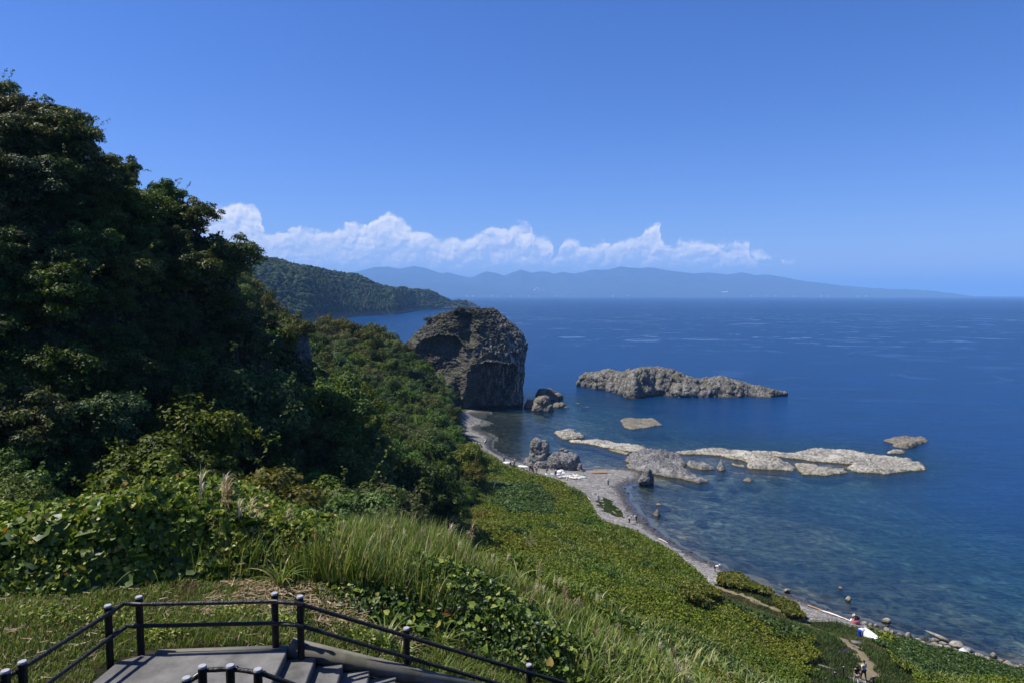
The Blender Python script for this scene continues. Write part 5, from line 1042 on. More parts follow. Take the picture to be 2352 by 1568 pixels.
# thicket of vines on the left
def h_thick(x, y):
    front = sstep(y, np.interp(x, [-16, -11, -8.5, -5.5, -4], [15.4, 16.2, 17.2, 17.4, 17.8]), np.interp(x, [-16, -11, -8.5, -5.5, -4], [16.2, 17.2, 18.2, 18.4, 18.6]))
    top = np.interp(x, [-18, -15, -12.5, -10.8, -9.8, -8.6, -7.2, -6.2, -5.2, -4.2, -3.4], [1.25, 1.25, 1.45, 1.9, 2.25, 1.85, 1.35, 1.1, .95, .8, .35])
    return np.maximum(.05, front * top * (1 + .30 * n2(x, y, .9, 4, 31.).reshape(x.shape) + .28 * n2(x, y, 2.4, 3, 33.).reshape(x.shape)))
def shell(name, mt, n, xr, yr, hf, size, rng, label, cat, tpl, kind='stuff', keep=None, up=.55, front=-.65, jit=.5, shade=.55):
    n4 = n * 3; x = rng.uniform(*xr, n4); y = rng.uniform(*yr, n4); h = hf(x, y); e = .12; gy_ = (hf(x, y + e) - hf(x, y - e)) / (2 * e); gx_ = (hf(x + e, y) - hf(x - e, y)) / (2 * e); area = np.sqrt(1 + gx_ ** 2 + gy_ ** 2)
    k = (rng.uniform(size=n4) < area / 3.0) & (h > .12)
    if keep is not None: k &= keep(x, y)
    x, y, h, gx_, gy_ = [a[k][:n] for a in (x, y, h, gx_, gy_)]; m_ = len(x); dep_ = np.abs(rng.normal(0, .16, m_)); N = np.stack([-gx_ * .5, -gy_ * .5 + front * .3, np.full(m_, up)], 1) + rng.normal(size=(m_, 3)) * jit
    z = hgt(x, y) + h - dep_ * (1 + np.hypot(gx_, gy_)) ; z = np.maximum(z, hgt(x, y) + .05); V, F = leaves(np.stack([x, y, z], 1), N, size * rng.uniform(.55, 1.5, m_), rng, tpl); return tag(link(name, mesh_np(name, V, F, (mt,))), label, cat, kind=kind)
shell('vine_thicket', M['leaf_vine'], 46000, (-17.5, -3.6), (15.2, 22.5), h_thick, .135, rngn, 'tangled thicket of heart-shaped vine leaves behind the left railing', 'vines', HEART, jit=.8)
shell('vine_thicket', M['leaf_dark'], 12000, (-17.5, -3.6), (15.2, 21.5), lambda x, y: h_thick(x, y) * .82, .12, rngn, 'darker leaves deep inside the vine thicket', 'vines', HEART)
shell('broad_leaf_vine', M['leaf_dark'], 420, (-14.5, -7.0), (15.8, 19.5), h_thick, .34, rngn, 'large dark heart-shaped leaves scattered over the vine thicket', 'vines', HEART, shade=.2)
# leafy scrub on the near slope right of centre
def h_scrub(x, y):
    c1 = np.exp(-(((x + 1.6) / 2.3) ** 2 + ((y - 18.6) / 1.5) ** 2)) * 1.15; c2 = np.exp(-(((x - .9) / 1.6) ** 2 + ((y - 17.3) / 1.1) ** 2)) * .75; c3 = np.exp(-(((x - 3.4) / 2.2) ** 2 + ((y - 18.4) / 1.6) ** 2)) * .7
    return np.maximum(.04, (c1 + c2 + c3 + .12) * (1 + .4 * n2(x, y, .9, 4, 41.).reshape(x.shape)))
OKS = lambda x, y: (~in_land(x, y)) & ~beyond(x, y) & (y > np.interp(x, [-5, -1.2, 3, 7], [16.6, 16.2, 16.9, 17.0]))
shell('leafy_scrub', M['leaf_dark'], 26000, (-5, 8), (15.6, 22.5), h_scrub, .115, rngn, 'dark glossy leafy scrub on the slope right of the stairs', 'scrub', KITE, keep=OKS)
shell('leafy_scrub', M['leaf_vine'], 3600, (-5, 8), (15.6, 22.5), lambda x, y: h_scrub(x, y) + .03, .16, rngn, 'lighter heart-shaped leaves among the scrub right of the stairs', 'scrub', HEART, keep=OKS)
# tall reeds and grasses
def reeds(name, n, Z, H, Wd, rng, label, mt='reed', lean=.55, hv=None, droop=1.0, keep=None, seg=5):
    kf = lambda x, y: inz(x, y, Z) & (keep(x, y) if keep is not None else True); return grass_cover(name, M[mt], n, *box_of(Z), kf, H, Wd, rng, label, 'reeds', lean, seg, hv, droop=droop)
Z_R1 = np.array([(-6.0, 17.5), (-1.8, 17.3), (-.6, 18.6), (-.4, 22), (-2.5, 23), (-6.2, 22.5), (-6.8, 19)])
reeds('reed_bed', 9000, Z_R1, 1.25, .036, rngn, 'tall bright green reed grass standing behind the railing in the middle', hv=lambda x, y: .62 + .5 * sstep(x, -6.5, -4.5) - .45 * sstep(x, -2.2, -.5) + .25 * n2(x, y, .7, 2, 3.).reshape(x.shape))
Z_R2 = np.array([(-1.2, 18.6), (2.0, 18.0), (4.5, 18.6), (6.5, 18), (7.5, 20), (3.5, 22.4), (-1.5, 23.2)])
reeds('reed_slope', 11000, Z_R2, .95, .030, rngn, 'mixed green and straw coloured tall grasses on the brow of the near slope', 'grass', .7, hv=lambda x, y: .7 + .5 * n2(x, y, .5, 3, 3.).reshape(x.shape))
Z_R3 = np.array([(1.6, 16.6), (5.6, 16.8), (6.2, 18.6), (3.5, 19.2), (1.5, 18.2)])
reeds('reed_clump', 2600, Z_R3, 1.25, .045, rngn, 'broad-bladed green reeds near the bottom of the view, right of the stairs railing', lean=.75)
Z_R4 = np.array([(-1.8, 15.2), (1.0, 15.9), (4.5, 16.9), (4.5, 17.8), (1, 17.4), (-2.2, 16.6)])
reeds('slope_grass', 9000, Z_R4, .45, .018, rngn, 'long drooping grass just outside the stairs railing', 'grass', 1.1)
Z_R5 = np.array([(-9.4, 17.6), (-6.4, 17.4), (-5.6, 19.2), (-7, 21), (-10, 20)])
reeds('thicket_grass', 900, Z_R5, 1.35, .026, rngn, 'thin green grass rising out of the vine thicket', lean=.7)
shell('vine_thicket', M['leaf_yellow'], 5200, (-8.2, -4.4), (16.9, 19.5), lambda x, y: h_thick(x, y) + .04, .10, rngn, 'yellow green small leaves at the right end of the vine thicket', 'vines', KITE)
# arching single reed canes and drooping grass tufts: plants one can tell apart
def make_cane(seed, H, nl, Ll, wl, mt):
    rng = np.random.RandomState(seed); root = empty('reed_plant', (0, 0, 0)); mb = MB(); lean = rng.normal(0, .12, 2); t = np.linspace(0, 1, 7)[:, None]; st = np.concatenate([t * lean[0] * H + t * t * .1 * H, t * lean[1] * H, t * H], 1); mb.tube(st, np.linspace(.012, .004, 7), 6, False); mb.build('stem', M['reed'], root)
    P = []; az = []; 
    for k in range(nl):
        tt = .25 + .72 * k / nl; P.append(st[0] * (1 - tt) + st[-1] * tt); az.append(k * 2.6 + rng.normal(0, .4))
    V, F = blades(np.array(P), np.full(nl, Ll) * rng.uniform(.7, 1.2, nl), np.full(nl, wl), rng, 1.5, 6, 1.25, np.array(az)); link('leaf_blades', mesh_np('leaf_blades', V, F, (M[mt],)), root); return root
CANES = [make_cane(900 + k, 1.25, 9, .75, .05, 'reed') for k in range(4)]
def make_tuft(seed, n, L, w, mt='reed', lean=1.5):
    rng = np.random.RandomState(seed); r_ = rng.uniform(0, .08, n); a = rng.uniform(0, 6.3, n); P = np.stack([r_ * np.cos(a), r_ * np.sin(a), np.zeros(n)], 1); V, F = blades(P, L * rng.uniform(.6, 1.2, n), np.full(n, w), rng, lean, 7, 1.15, a); return mesh_np('grass_tuft', V, F, (M[mt],))
TUFTS = [make_tuft(950 + k, 34, .95, .040) for k in range(3)]
cane_spots = [(2.0,17.0),(2.6,17.4),(3.3,17.2),(4.0,17.5),(4.6,17.9),(5.1,18.2),(3.7,18.2),(2.9,18.4),(1.5,17.7),(.9,18.5),(4.9,17.2),(5.5,17.7),(3.2,16.8),(.2,19.2),(2.2,19.0)]
for i, (x, y) in enumerate(cane_spots):
    o = CANES[i] if i < 4 else copy_tree(CANES[i % 4]); o.location = (x, y, float(hgt(x, y)) - .05); o.rotation_euler = (0, 0, rngn.uniform(0, 6.3)); sc = rngn.uniform(.85, 1.25); o.scale = (sc, sc, sc)
    tag(o, 'leafy green reed cane with arching blades on the slope right of the stairs', 'reed', 'single reed canes right of the stairs')
tuft_spots = [(-1.75,16.5),(-1.3,16.9),(-.2,16.9),(.6,17.3),(-3.0,15.6),(-2.6,15.4),(1.3,16.7),(-9.6,17.6),(-6.0,17.2),(2.4,16.4),(-.9,18.0)]
for i, (x, y) in enumerate(tuft_spots):
    o = link('grass_tuft', TUFTS[i % 3], None, (x, y, float(hgt(x, y)) - .03), (0, 0, rngn.uniform(0, 6.3)), (rngn.uniform(.7, 1.1),) * 3); tag(o, 'fountain-like tuft of long drooping green grass near the railing', 'grass tuft', 'drooping grass tufts near the railing')
# pampas-like plume grass
def make_plume(seed, H, red=False):
    rng = np.random.RandomState(seed); root = empty('plume_grass', (0, 0, 0)); mb = MB(); b = rng.uniform(.1, .3); ang = rng.uniform(0, 6.3) if seed % 3 else .3; d = np.array([math.cos(ang), math.sin(ang), 0]); t = np.linspace(0, 1, 9)[:, None]; st = t * np.array([0, 0, H]) + d * (t ** 2.2) * b * H; mb.tube(st, np.linspace(.006, .0025, 9), 5, False); mb.build('stem', M['straw'], root)
    n = 34; tt = rng.uniform(.78, 1.0, n); P = np.stack([np.interp(tt, t[:, 0], st[:, k]) for k in range(3)], 1); az = ang + rng.normal(0, .75, n); V, F = blades(P, rng.uniform(.16, .36, n), np.full(n, .020), rng, 1.5, 5, 1.2, az); link('plume', mesh_np('plume', V, F, (M['plume_red' if red else 'plume'],)), root)
    V, F = blades(np.zeros((9, 3)) + rng.normal(0, .03, (9, 3)) * [1, 1, 0], np.full(9, H * .7), np.full(9, .018), rng, 1.2, 6, 1.1); link('leaf_blades', mesh_np('leaf_blades', V, F, (M['reed'],)), root); return root
PL = [make_plume(980 + k, 1.0, k % 3 == 2) for k in range(6)]; usedp = set()
def plume_at(px, ytop, y, lab, grp=None):
    tp = aty(px, ytop, y); g = float(hgt(tp[0], y)); h = max(.5, tp[2] - g); k = len(usedp) % 6; usedp.add(len(usedp)); o = PL[k] if len(usedp) <= 6 else copy_tree(PL[k]); o.location = (tp[0] - .05, y, g); o.scale = (h * .55, h * .55, h); o.rotation_euler = (0, 0, rngn.uniform(-.6, .6)); tag(o, lab, 'plume grass', grp)
plume_at(457, 1116, 18.2, 'single thin upright plume, leftmost of the plume grasses over the thicket')
plume_at(500, 1118, 18.3, 'tall silvery plume beside the leftmost thin one'); plume_at(516, 1128, 18.1, 'silvery plume in the middle of the group over the thicket'); plume_at(538, 1132, 18.3, 'broad silvery plume leaning right over the thicket')
plume_at(570, 1155, 18.4, 'reddish open plume leaning far right over the thicket'); plume_at(584, 1180, 18.6, 'fluffy pale seed head right of the reddish plume'); plume_at(548, 1172, 18.0, 'short reddish plume low in the group'); plume_at(652, 1180, 18.8, 'spreading fan-shaped plume standing apart on the right of the thicket'); plume_at(671, 1206, 18.8, 'small thin plume right of the fan-shaped one')
GP = 'plumes rising from the reed grass in the middle'
for a, b, y in [(908,1213,19.5),(926,1226,19.8),(968,1226,20),(1000,1236,20.3),(1026,1220,20),(1079,1216,20.6),(1090,1226,20.8),(1050,1250,20.4),(880,1236,19),(1130,1285,20.5),(1160,1282,20.8),(1118,1300,20.2)]: plume_at(a, b, y, 'feathery plume rising from the reed grass in the middle of the view', GP)
GQ = 'straw coloured plumes on the brow of the near slope'
for k in range(34):
    x = rngn.uniform(.6, 6.3); y = np.interp(x, [0, 3, 6.5], [21.6, 20.6, 18.8]) + rngn.uniform(-2.2, .3); g = float(hgt(x, y)); tp = proj(x, y, g + rngn.uniform(.75, 1.25)); plume_at(tp[0], tp[1], y, 'straw coloured plume grass on the brow of the near slope', GQ)
# dead snags at the edge of the wood
def snag(name, base, H, seed, label, cat='dead tree', spread=.35, nb=6, r0=.05):
    rng = np.random.RandomState(seed); mb = MB(); top = np.array([rng.normal(0, .1) * H, rng.normal(0, .1) * H, H * .55]); limb(mb, (0, 0, -.2), top, r0, r0 * .6, rng, 7, 5, .12)
    for k in range(nb):
        t = rng.uniform(.35, 1); s0 = top * t; e_ = s0 + np.array([rng.normal(0, spread), rng.normal(0, spread), rng.uniform(.3, .6)]) * H * rng.uniform(.5, 1); limb(mb, s0, e_, r0 * .5, r0 * .12, rng, 5, 4, .25)
        for q in range(2): m2 = s0 + (e_ - s0) * rng.uniform(.4, .8); limb(mb, m2, m2 + np.array([rng.normal(0, spread), rng.normal(0, spread), rng.uniform(.1, .5)]) * H * .35, r0 * .22, r0 * .08, rng, 4, 3, .2)
    return tag(mb.build(name, M['dead_wood'], None, True, base), label, cat)
h1 = hit(1132, 1128); snag('dead_tree', tuple(h1), 3.6, 1, 'bare pale snag at the foot of the wood above the beach', r0=.06)
h1 = hit(1220, 1272); snag('dead_tree', (h1[0], h1[1], h1[2] + .5), 2.0, 2, 'tangle of bare grey twigs among the shrubs of the slope', 'dead bush', .5, 10, .03)
h1 = hit(1826, 1397); snag('dead_tree', tuple(h1), 1.3, 3, 'small bare twiggy bush on the pebbles near the water', 'dead bush', .5, 9, .03)
# plants on top of the sea stack
def on_stack(px, py):
    dg = bpy.context.evaluated_depsgraph_get(); dg.update(); d = Vector(ray(px, py)).normalized(); ok, loc, nrm, i = STACK.ray_cast(Vector((0, 0, EYE)), d); return loc if ok else Vector(aty(px, py, 256))
variants('pine', 'stunted_pine', 2, 400, M['leaf_pine'], Rr=2.2, H=3.4, nclump=26, per=170, lsize=.26, squash=.6)
for k, (px, py, sc, lb) in enumerate([(1060, 722, 1.25, 'dark wind-bent pine bush on top of the great rock'), (983, 742, .75, 'small dark round pine clinging to the left shoulder of the great rock')]):
    l = on_stack(px, py); r = TREES['pine'][k]; r.location = (l.x, l.y, l.z - .9 * sc); r.scale = (sc, sc, sc * [.9, 1.25][k]); tag(r, lb, 'pine')
l = on_stack(1076, 722); snag('dead_tree', (l.x, l.y, l.z - .2), 8.0, 12, 'bare forked dead tree standing on top of the great rock', r0=.14, spread=.38, nb=4)
l = on_stack(992, 738); snag('dead_bush', (l.x - .5, l.y, l.z - .2), 3.2, 5, 'bare dead bush beside the small round pine on the great rock', 'dead bush', .45, 9, .05)
l = on_stack(1094, 716); r = copy_tree(TREES['pine'][0]); r.location = (l.x, l.y, l.z - .8); r.scale = (.36, .36, .3); tag(r, 'low green shrub on top of the great rock right of the dead tree', 'shrub')
# ================================================================== landing, stairs, railings
LZ = atz(334, 1501, YL)[2]
def P3(px, py, z): return atz(px, py, z)
bl = P3(272, 1517, YL); br = P3(659, 1493, YL); bk = P3(334, 1501, YL); e0 = P3(624, 1567, YL)
down = np.array([1.0, .19]); down /= np.linalg.norm(down)
perp = (e0 - br)[:2]; perp /= np.linalg.norm(perp)           # the direction of the step edges, towards the viewer
def slab(name, poly, z, th, mt, label=None, cat=None, kind=None):
    n = len(poly); V = [(p[0], p[1], z) for p in poly] + [(p[0], p[1], z - th) for p in poly]; bm = bmesh.new(); vs_ = [bm.verts.new(v) for v in V]; bm.faces.new(vs_[:n]); bm.faces.new(list(reversed(vs_[n:])))
    for i in range(n): bm.faces.new((vs_[i], vs_[n + i], vs_[n + (i + 1) % n], vs_[(i + 1) % n]))
    bmesh.ops.recalc_face_normals(bm, faces=bm.faces); bmesh.ops.bevel(bm, geom=[e for e in bm.edges], offset=.012, segments=2, affect='EDGES'); me = bpy.data.meshes.new(name); bm.to_mesh(me); bm.free(); me.materials.append(mt); return tag(link(name, me), label, cat, kind=kind)
far_l = bl[:2] + (P3(193, 1567, YL) - bl)[:2] * 2.2
lp = [bk[:2], br[:2], br[:2] + perp * 4.0, far_l + np.array([.3, -.6]), bl[:2]]
slab('landing', lp, YL, .35, M['concrete'], 'weathered grey concrete landing inside the black railings', 'landing')
TR, RI = .56, .20
st_root = empty('stairs', (float(br[0]), float(br[1]), YL), 0, 'grey concrete stairs going down to the right from the landing', 'stairs')
for k in range(1, 9):
    a = br[:2] + down * TR * (k - 1) ; b = a + down * (TR + .02); z = YL - RI * k; q = [a, b, b + perp * 3.2, a + perp * 3.2]
    o = slab('step', q, z, .5, M['concrete']); o.parent = st_root; o.matrix_parent_inverse = Matrix.Translation((-br[0], -br[1], -YL))
# kerb following the edge of landing and stairs
mb = MB(); outn = np.array([-down[1], down[0]])
def beam(mb, a, b, w, h):
    a = np.array(a, float); b = np.array(b, float); d = b - a; L = np.linalg.norm(d); d /= L; s_ = np.cross(d, [0, 0, 1.]); s_ /= np.linalg.norm(s_); u = np.cross(s_, d); mb.box((a + b) / 2, (L, w, h), np.stack([d, s_, u], 1))
k0 = br[:2] + outn * .10; beam(mb, (bk[0] + .2, bk[1] + .06, YL - .055), (k0[0], k0[1] + .02, YL - .055), .16, .16)
beam(mb, (k0[0] + .05, k0[1], YL + .03), (k0[0] + .05 + down[0] * 4.6, k0[1] + down[1] * 4.6, YL + .03 - 4.6 * RI / TR), .17, .34)
tag(mb.build('stair_kerb', M['kerb']), 'weathered sloping concrete kerb along the grass side of the stairs', 'kerb')

def make_post():
    root = None; mb = MB(); n = 22; th = np.linspace(0, 2 * np.pi, n, endpoint=False); zs = np.linspace(-.15, 1.165, 24); V = []
    for z in zs: r = .072 * (1 + .035 * perlin(np.stack([np.cos(th) * 3, np.sin(th) * 3, np.full(n, z * 5)], 1))); V.append(np.stack([np.cos(th) * r, np.sin(th) * r, np.full(n, z)], 1))
    V = np.concatenate(V); F = np.concatenate([np.stack([k * n + np.arange(n), k * n + (np.arange(n) + 1) % n, (k + 1) * n + (np.arange(n) + 1) % n, (k + 1) * n + np.arange(n)], 1) for k in range(len(zs) - 1)])
    post = mesh_np('post', V, F, (M['black_plastic'],), True)
    mc = MB(); mc.tube([(0, 0, 1.155), (0, 0, 1.185), (0, 0, 1.20)], [.0715, .0715, .063], 22, True); cap = mc.mesh('cap', (M['cap'],), True); return post, cap
POST, CAP = make_post()
def fence(name, tops, rails, label, hpost=1.2, rail_r=.042, brackets=True, scale=1.0):
    """tops: points of the post tops; rails: lists of points"""
    o0 = tops[0]; root = empty(name, (o0[0], o0[1], o0[2] - hpost), 0, label, 'railing'); base = np.array([o0[0], o0[1], o0[2] - hpost])
    for p in tops:
        q = np.array(p) - np.array([0, 0, hpost]) - base; po = link('post', POST, root, tuple(q), (0, 0, rngb.uniform(0, 6)), (scale, scale, hpost / 1.2)); link('cap', CAP, po)
    for rl in rails:
        pts = []; rl = [np.array(r_) - base for r_ in rl]
        for a, b in zip(rl[:-1], rl[1:]):
            m_ = max(2, int(np.linalg.norm(b - a) / .08))
            for t in np.linspace(0, 1, m_, endpoint=False): pts.append(a + (b - a) * t)
        pts.append(rl[-1]); pts = np.array(pts); mb = MB(); rad = rail_r * scale * (1 + .10 * perlin(pts * 6)); n = 12; mb.tube(pts, rad, n, True)
        Vt = mb.V[0]; Vt += (perlin(Vt * 26 + 3) * .007 * scale)[:, None] * np.random.RandomState(1).normal(size=(len(Vt), 3)) ; mb.build('rail', M['black_rail'], root, True)
        if brackets:
            for p in tops:
                q = np.array(p) - base; d = np.linalg.norm(pts[:, :2] - q[:2], axis=1); i = int(d.argmin())
                if d[i] < .25:
                    tg = pts[min(i + 1, len(pts) - 1)] - pts[max(i - 1, 0)]; tg /= np.linalg.norm(tg); mbb = MB(); mbb.tube([pts[i] - tg * .09 * scale, pts[i] + tg * .09 * scale], .051 * scale, 14, True); mbb.build('bracket', M['bracket'], root, True)
    return root
HT = YL + 1.2; off = .085
# main railing behind landing and down the stairs
tA = [P3(319, 1368, HT), P3(630.5, 1360, HT)]; yb = tA[1][1]; t3 = P3(689, 1367, HT - .02); t4 = aty(933.5, 1440, yb + .62); t5 = aty(1215, 1524, yb + 1.45); t6 = aty(1500, 1606, yb + 2.3)
def rail_at(t, dz, px=None): return np.array([t[0], t[1] - off, t[2] - dz])
r1 = [aty(288.6, 1384, tA[0][1] - off), rail_at(tA[0], .135), rail_at(tA[1], .15), rail_at(t3, .13), rail_at(t4, .15), rail_at(t5, .16), rail_at(t6, .16)]
r2 = [aty(290, 1435.5, tA[0][1] - off), rail_at(tA[0], .60), rail_at(tA[1], .62), rail_at(t3, .60), rail_at(t4, .63), rail_at(t5, .64), rail_at(t6, .64)]
fence('railing', [tA[0], tA[1], t3, t4, t5, t6], [r1, r2], 'black log-look railing with pale post caps along the grass, running down beside the stairs')
# left railing
s1 = P3(247.6, 1388, HT); s2 = P3(51, 1517, HT); s3 = P3(11.7, 1538, HT); s4 = P3(-160, 1660, HT)
ru = [P3(279, 1385, YL + 1.07), P3(249, 1404, YL + 1.06), P3(52, 1528, YL + 1.05), P3(12, 1551, YL + 1.03), P3(-160, 1670, YL + 1.0)]
rl_ = [P3(281, 1440, YL + .60), P3(249.5, 1461, YL + .58), P3(102, 1568, YL + .56), P3(-60, 1690, YL + .55)]
for R_ in (ru, rl_):
    for q in R_: q[0] += .06
fence('railing', [s1, s2, s3], [ru, rl_], 'black log-look railing slanting down to the bottom left corner')
# near railing
n1 = P3(428, 1554, HT - .12); n2_ = P3(464.5, 1527, HT); n3 = P3(528.5, 1525.5, HT); n4 = P3(592, 1534.5, HT); n0 = P3(380, 1590, HT - .2); n5 = aty(760, 1592, n4[1] + .3)
rr1 = [rail_at(n0, .13), rail_at(n1, .13), rail_at(n2_, .13), rail_at(n3, .12), rail_at(n4, .12), rail_at(n5, .13)]
for q in rr1: q[1] += 2 * off
fence('railing', [n1, n2_, n3, n4, n5], [rr1], 'black railing nearest the viewer with four pale post caps at the bottom')

# lower flight seen far down at the right
pf = hit(1975, 1566); ZL = atz(1975, 1567, pf[2] + .1)[2]; zp = pf[2] + .12
def L3(px, py, dz=0.0): return atz(px, py, zp + dz)
q = [L3(1938, 1550)[:2], L3(1995, 1561)[:2], L3(1990, 1600)[:2], L3(1905, 1600)[:2]]; slab('lower_landing', q, zp, .3, M['concrete'], 'small grey concrete platform where the two walkers step onto the path', 'platform')
hp = 1.05; lt = [L3(1937.5, 1529.5, hp), L3(1917.5, 1542, hp), L3(1897, 1556, hp), L3(1872, 1573, hp)]
fence('railing', lt, [[p + np.array([.06, -.05, -.12]) for p in lt], [p + np.array([.06, -.05, -.55]) for p in lt]], 'small black railing left of the two walkers at the bottom right', hp, .035, False, .85)
rt = [L3(2006.7, 1551.5, hp), L3(1988, 1565, hp), L3(1968, 1579, hp)]
fence('railing', rt, [[p + np.array([-.06, -.05, -.12]) for p in rt], [p + np.array([-.06, -.05, -.55]) for p in rt]], 'small black railing right of the two walkers at the bottom right', hp, .035, False, .85)
h1 = hit(1890, 1537); mb = MB(); a = hit(1875, 1527); b = hit(1926, 1543); beam(mb, (a[0], a[1], a[2] + .02), (b[0], b[1], b[2] + .02), .16, .2); tag(mb.build('stone_kerb', M['kerb']), 'grey stone kerb half hidden in the shrubs left of the lower railing', 'kerb')

# ================================================================== people
def skinmesh(name, pts, edges, rad, mt, sub=1):
    me = bpy.data.meshes.new(name); me.from_pydata([tuple(p) for p in pts], edges, []); ob = bpy.data.objects.new(name, me); COL.objects.link(ob); md = ob.modifiers.new('s', 'SKIN'); md.use_smooth_shade = True
    for i, r in enumerate(rad):
        sv = me.skin_vertices[0].data[i]; sv.radius = (r, r) if np.isscalar(r) else r
    me.skin_vertices[0].data[0].use_root = True
    sb = ob.modifiers.new('u', 'SUBSURF'); sb.levels = sub; sb.render_levels = sub
    dg = bpy.context.evaluated_depsgraph_get(); dg.update(); ev = bpy.data.meshes.new_from_object(ob.evaluated_get(dg)); bpy.data.objects.remove(ob); bpy.data.meshes.remove(me)
    ev.materials.clear(); ev.materials.append(mt)
    for p in ev.polygons: p.use_smooth = True
    return ev
def person(feet, heading, label, pose='stand', shirt='white', legs='black', hat=None, hair='hair', H=1.7, group=None, fingers=False, held=None, sleeves='short', long_hair=False, bag=None):
    s = H / 1.7; rng = random.Random(hash(label) % 1000 if False else len(label)); V = {}
    lean, crouch, stride = 0.0, 0.0, 0.0
    if pose == 'bend': lean = R(68)
    if pose == 'stoop': lean = R(35)
    if pose == 'crouch': crouch = 1.0; lean = R(35)
    if pose == 'walk': stride = .22
    hipz = .92 if not crouch else .34
    def tor(z, y=0.0, x=0.0):     # along the torso from the hip; forward = -y local
        return np.array([x, -(math.sin(lean) * z) + y * math.cos(lean), hipz + math.cos(lean) * z + y * math.sin(lean) * 0])
    V['pel'] = tor(0); V['waist'] = tor(.16); V['chest'] = tor(.36); V['neckb'] = tor(.50); V['neck'] = tor(.56); hl_ = lean * .5
    nk = V['neck']; hd = np.array([0, -math.sin(hl_ + .1), math.cos(hl_ + .1)]); V['chin'] = nk + hd * .06 + np.array([0, -.02, 0]); V['head'] = nk + hd * .15; V['crown'] = nk + hd * .225
    for sd, nm in ((-1, 'l'), (1, 'r')):
        V['sh' + nm] = tor(.47, 0, sd * .17); f = pose in ('bend', 'crouch', 'stoop')
        swing = (.10 if sd > 0 else -.06) * (1 if pose == 'walk' else .3)
        el = V['sh' + nm] + (np.array([sd * .03, -.10, -.24]) if f else np.array([sd * .06, swing, -.26])); V['el' + nm] = el
        wr = el + (np.array([-sd * .03, -.14, -.19]) if f else np.array([sd * .015, -.08 + swing * .4, -.225]));
        if pose == 'reach' and sd > 0: wr = el + np.array([.06, -.22, .02])
        V['wr' + nm] = wr; dirh = (wr - el) / np.linalg.norm(wr - el); V['ha' + nm] = wr + dirh * .09; V['ft_' + nm] = wr + dirh * .16
        V['hip' + nm] = V['pel'] + np.array([sd * .09, 0, -.04]); st = stride * (1 if sd > 0 else -1)
        if crouch: V['kn' + nm] = np.array([sd * .15, -.34, .46]); V['an' + nm] = np.array([sd * .12, -.10, .09])
        else: V['kn' + nm] = np.array([sd * .10, -st * .55 - .02, .50]); V['an' + nm] = np.array([sd * .10, -st + (.03 if st < 0 else 0), .085])
        V['to' + nm] = V['an' + nm] + np.array([sd * .02, -.15, -.045])
    keys = list(V); body_keys = ['pel', 'waist', 'chest', 'neckb', 'neck', 'chin', 'head', 'crown'] + [k + n for n in 'lr' for k in ('sh', 'el', 'wr', 'ha', 'ft_', 'hip', 'kn', 'an', 'to')]
    rad = dict(pel=.12, waist=.105, chest=(.125, .10), neckb=.075, neck=.052, chin=.07, head=.092, crown=.055); 
    for n in 'lr': rad.update({'sh' + n: .058, 'el' + n: .040, 'wr' + n: .026, 'ha' + n: (.034, .018), 'ft_' + n: (.022, .010), 'hip' + n: .085, 'kn' + n: .055, 'an' + n: .038, 'to' + n: .030})
    E_ = [('pel', 'waist'), ('waist', 'chest'), ('chest', 'neckb'), ('neckb', 'neck'), ('neck', 'chin'), ('chin', 'head'), ('head', 'crown')]
    for n in 'lr': E_ += [('neckb', 'sh' + n), ('sh' + n, 'el' + n), ('el' + n, 'wr' + n), ('wr' + n, 'ha' + n), ('ha' + n, 'ft_' + n), ('pel', 'hip' + n), ('hip' + n, 'kn' + n), ('kn' + n, 'an' + n), ('an' + n, 'to' + n)]
    root_keys = list(body_keys)
    if fingers:
        for n, sd in (('l', -1), ('r', 1)):
            E_.remove(('ha' + n, 'ft_' + n)); root_keys.remove('ft_' + n); dh = V['ha' + n] - V['wr' + n]; dh = dh / np.linalg.norm(dh)
            for q, (o_, ln) in enumerate([(-.027, .062), (-.009, .072), (.009, .068), (.026, .052)]):
                a, b = f'f{q}{n}', f'g{q}{n}'; V[a] = V['ha' + n] + np.array([0, o_, 0]) + dh * .03; V[b] = V[a] + dh * ln + np.array([-sd * .015, 0, 0]); rad[a] = .009; rad[b] = .007; root_keys += [a, b]; E_ += [('ha' + n, a), (a, b)]
            a, b = 'th' + n, 'ti' + n; V[a] = V['wr' + n] + dh * .035 + np.array([-sd * .005, -.032, 0]); V[b] = V[a] + dh * .05 + np.array([0, -.018, 0]); rad[a] = .011; rad[b] = .008; root_keys += [a, b]; E_ += [('wr' + n, a), (a, b)]
    def build(nm, ks, es, grow, mt, sub=1):
        idx = {k: i for i, k in enumerate(ks)}; r_ = []
        for k in ks: v = rad[k]; r_.append(tuple((a + grow) * s for a in v) if not np.isscalar(v) else (v + grow) * s)
        return skinmesh(nm, [V[k] * s for k in ks], [(idx[a], idx[b]) for a, b in es if a in idx and b in idx], r_, mt, sub)
    body = link('person', build('body', root_keys, E_, 0, M['skin'], 1), None, tuple(feet), (0, 0, heading)); tag(body, label, 'person', group)
    sk = ['pel', 'waist', 'chest', 'neckb'] + [k + n for n in 'lr' for k in (('sh', 'el') if sleeves == 'short' else ('sh', 'el', 'wr'))]
    o_el = {}; 
    if sleeves == 'short':
        for n in 'lr': o_el[n] = V['el' + n].copy(); V['el' + n] = V['sh' + n] + (V['el' + n] - V['sh' + n]) * .72
    rs_ = dict(rad); link('shirt', build('shirt', sk, E_, .022, cloth(shirt, CL[shirt])), body)
    if sleeves == 'short':
        for n in 'lr': V['el' + n] = o_el[n]
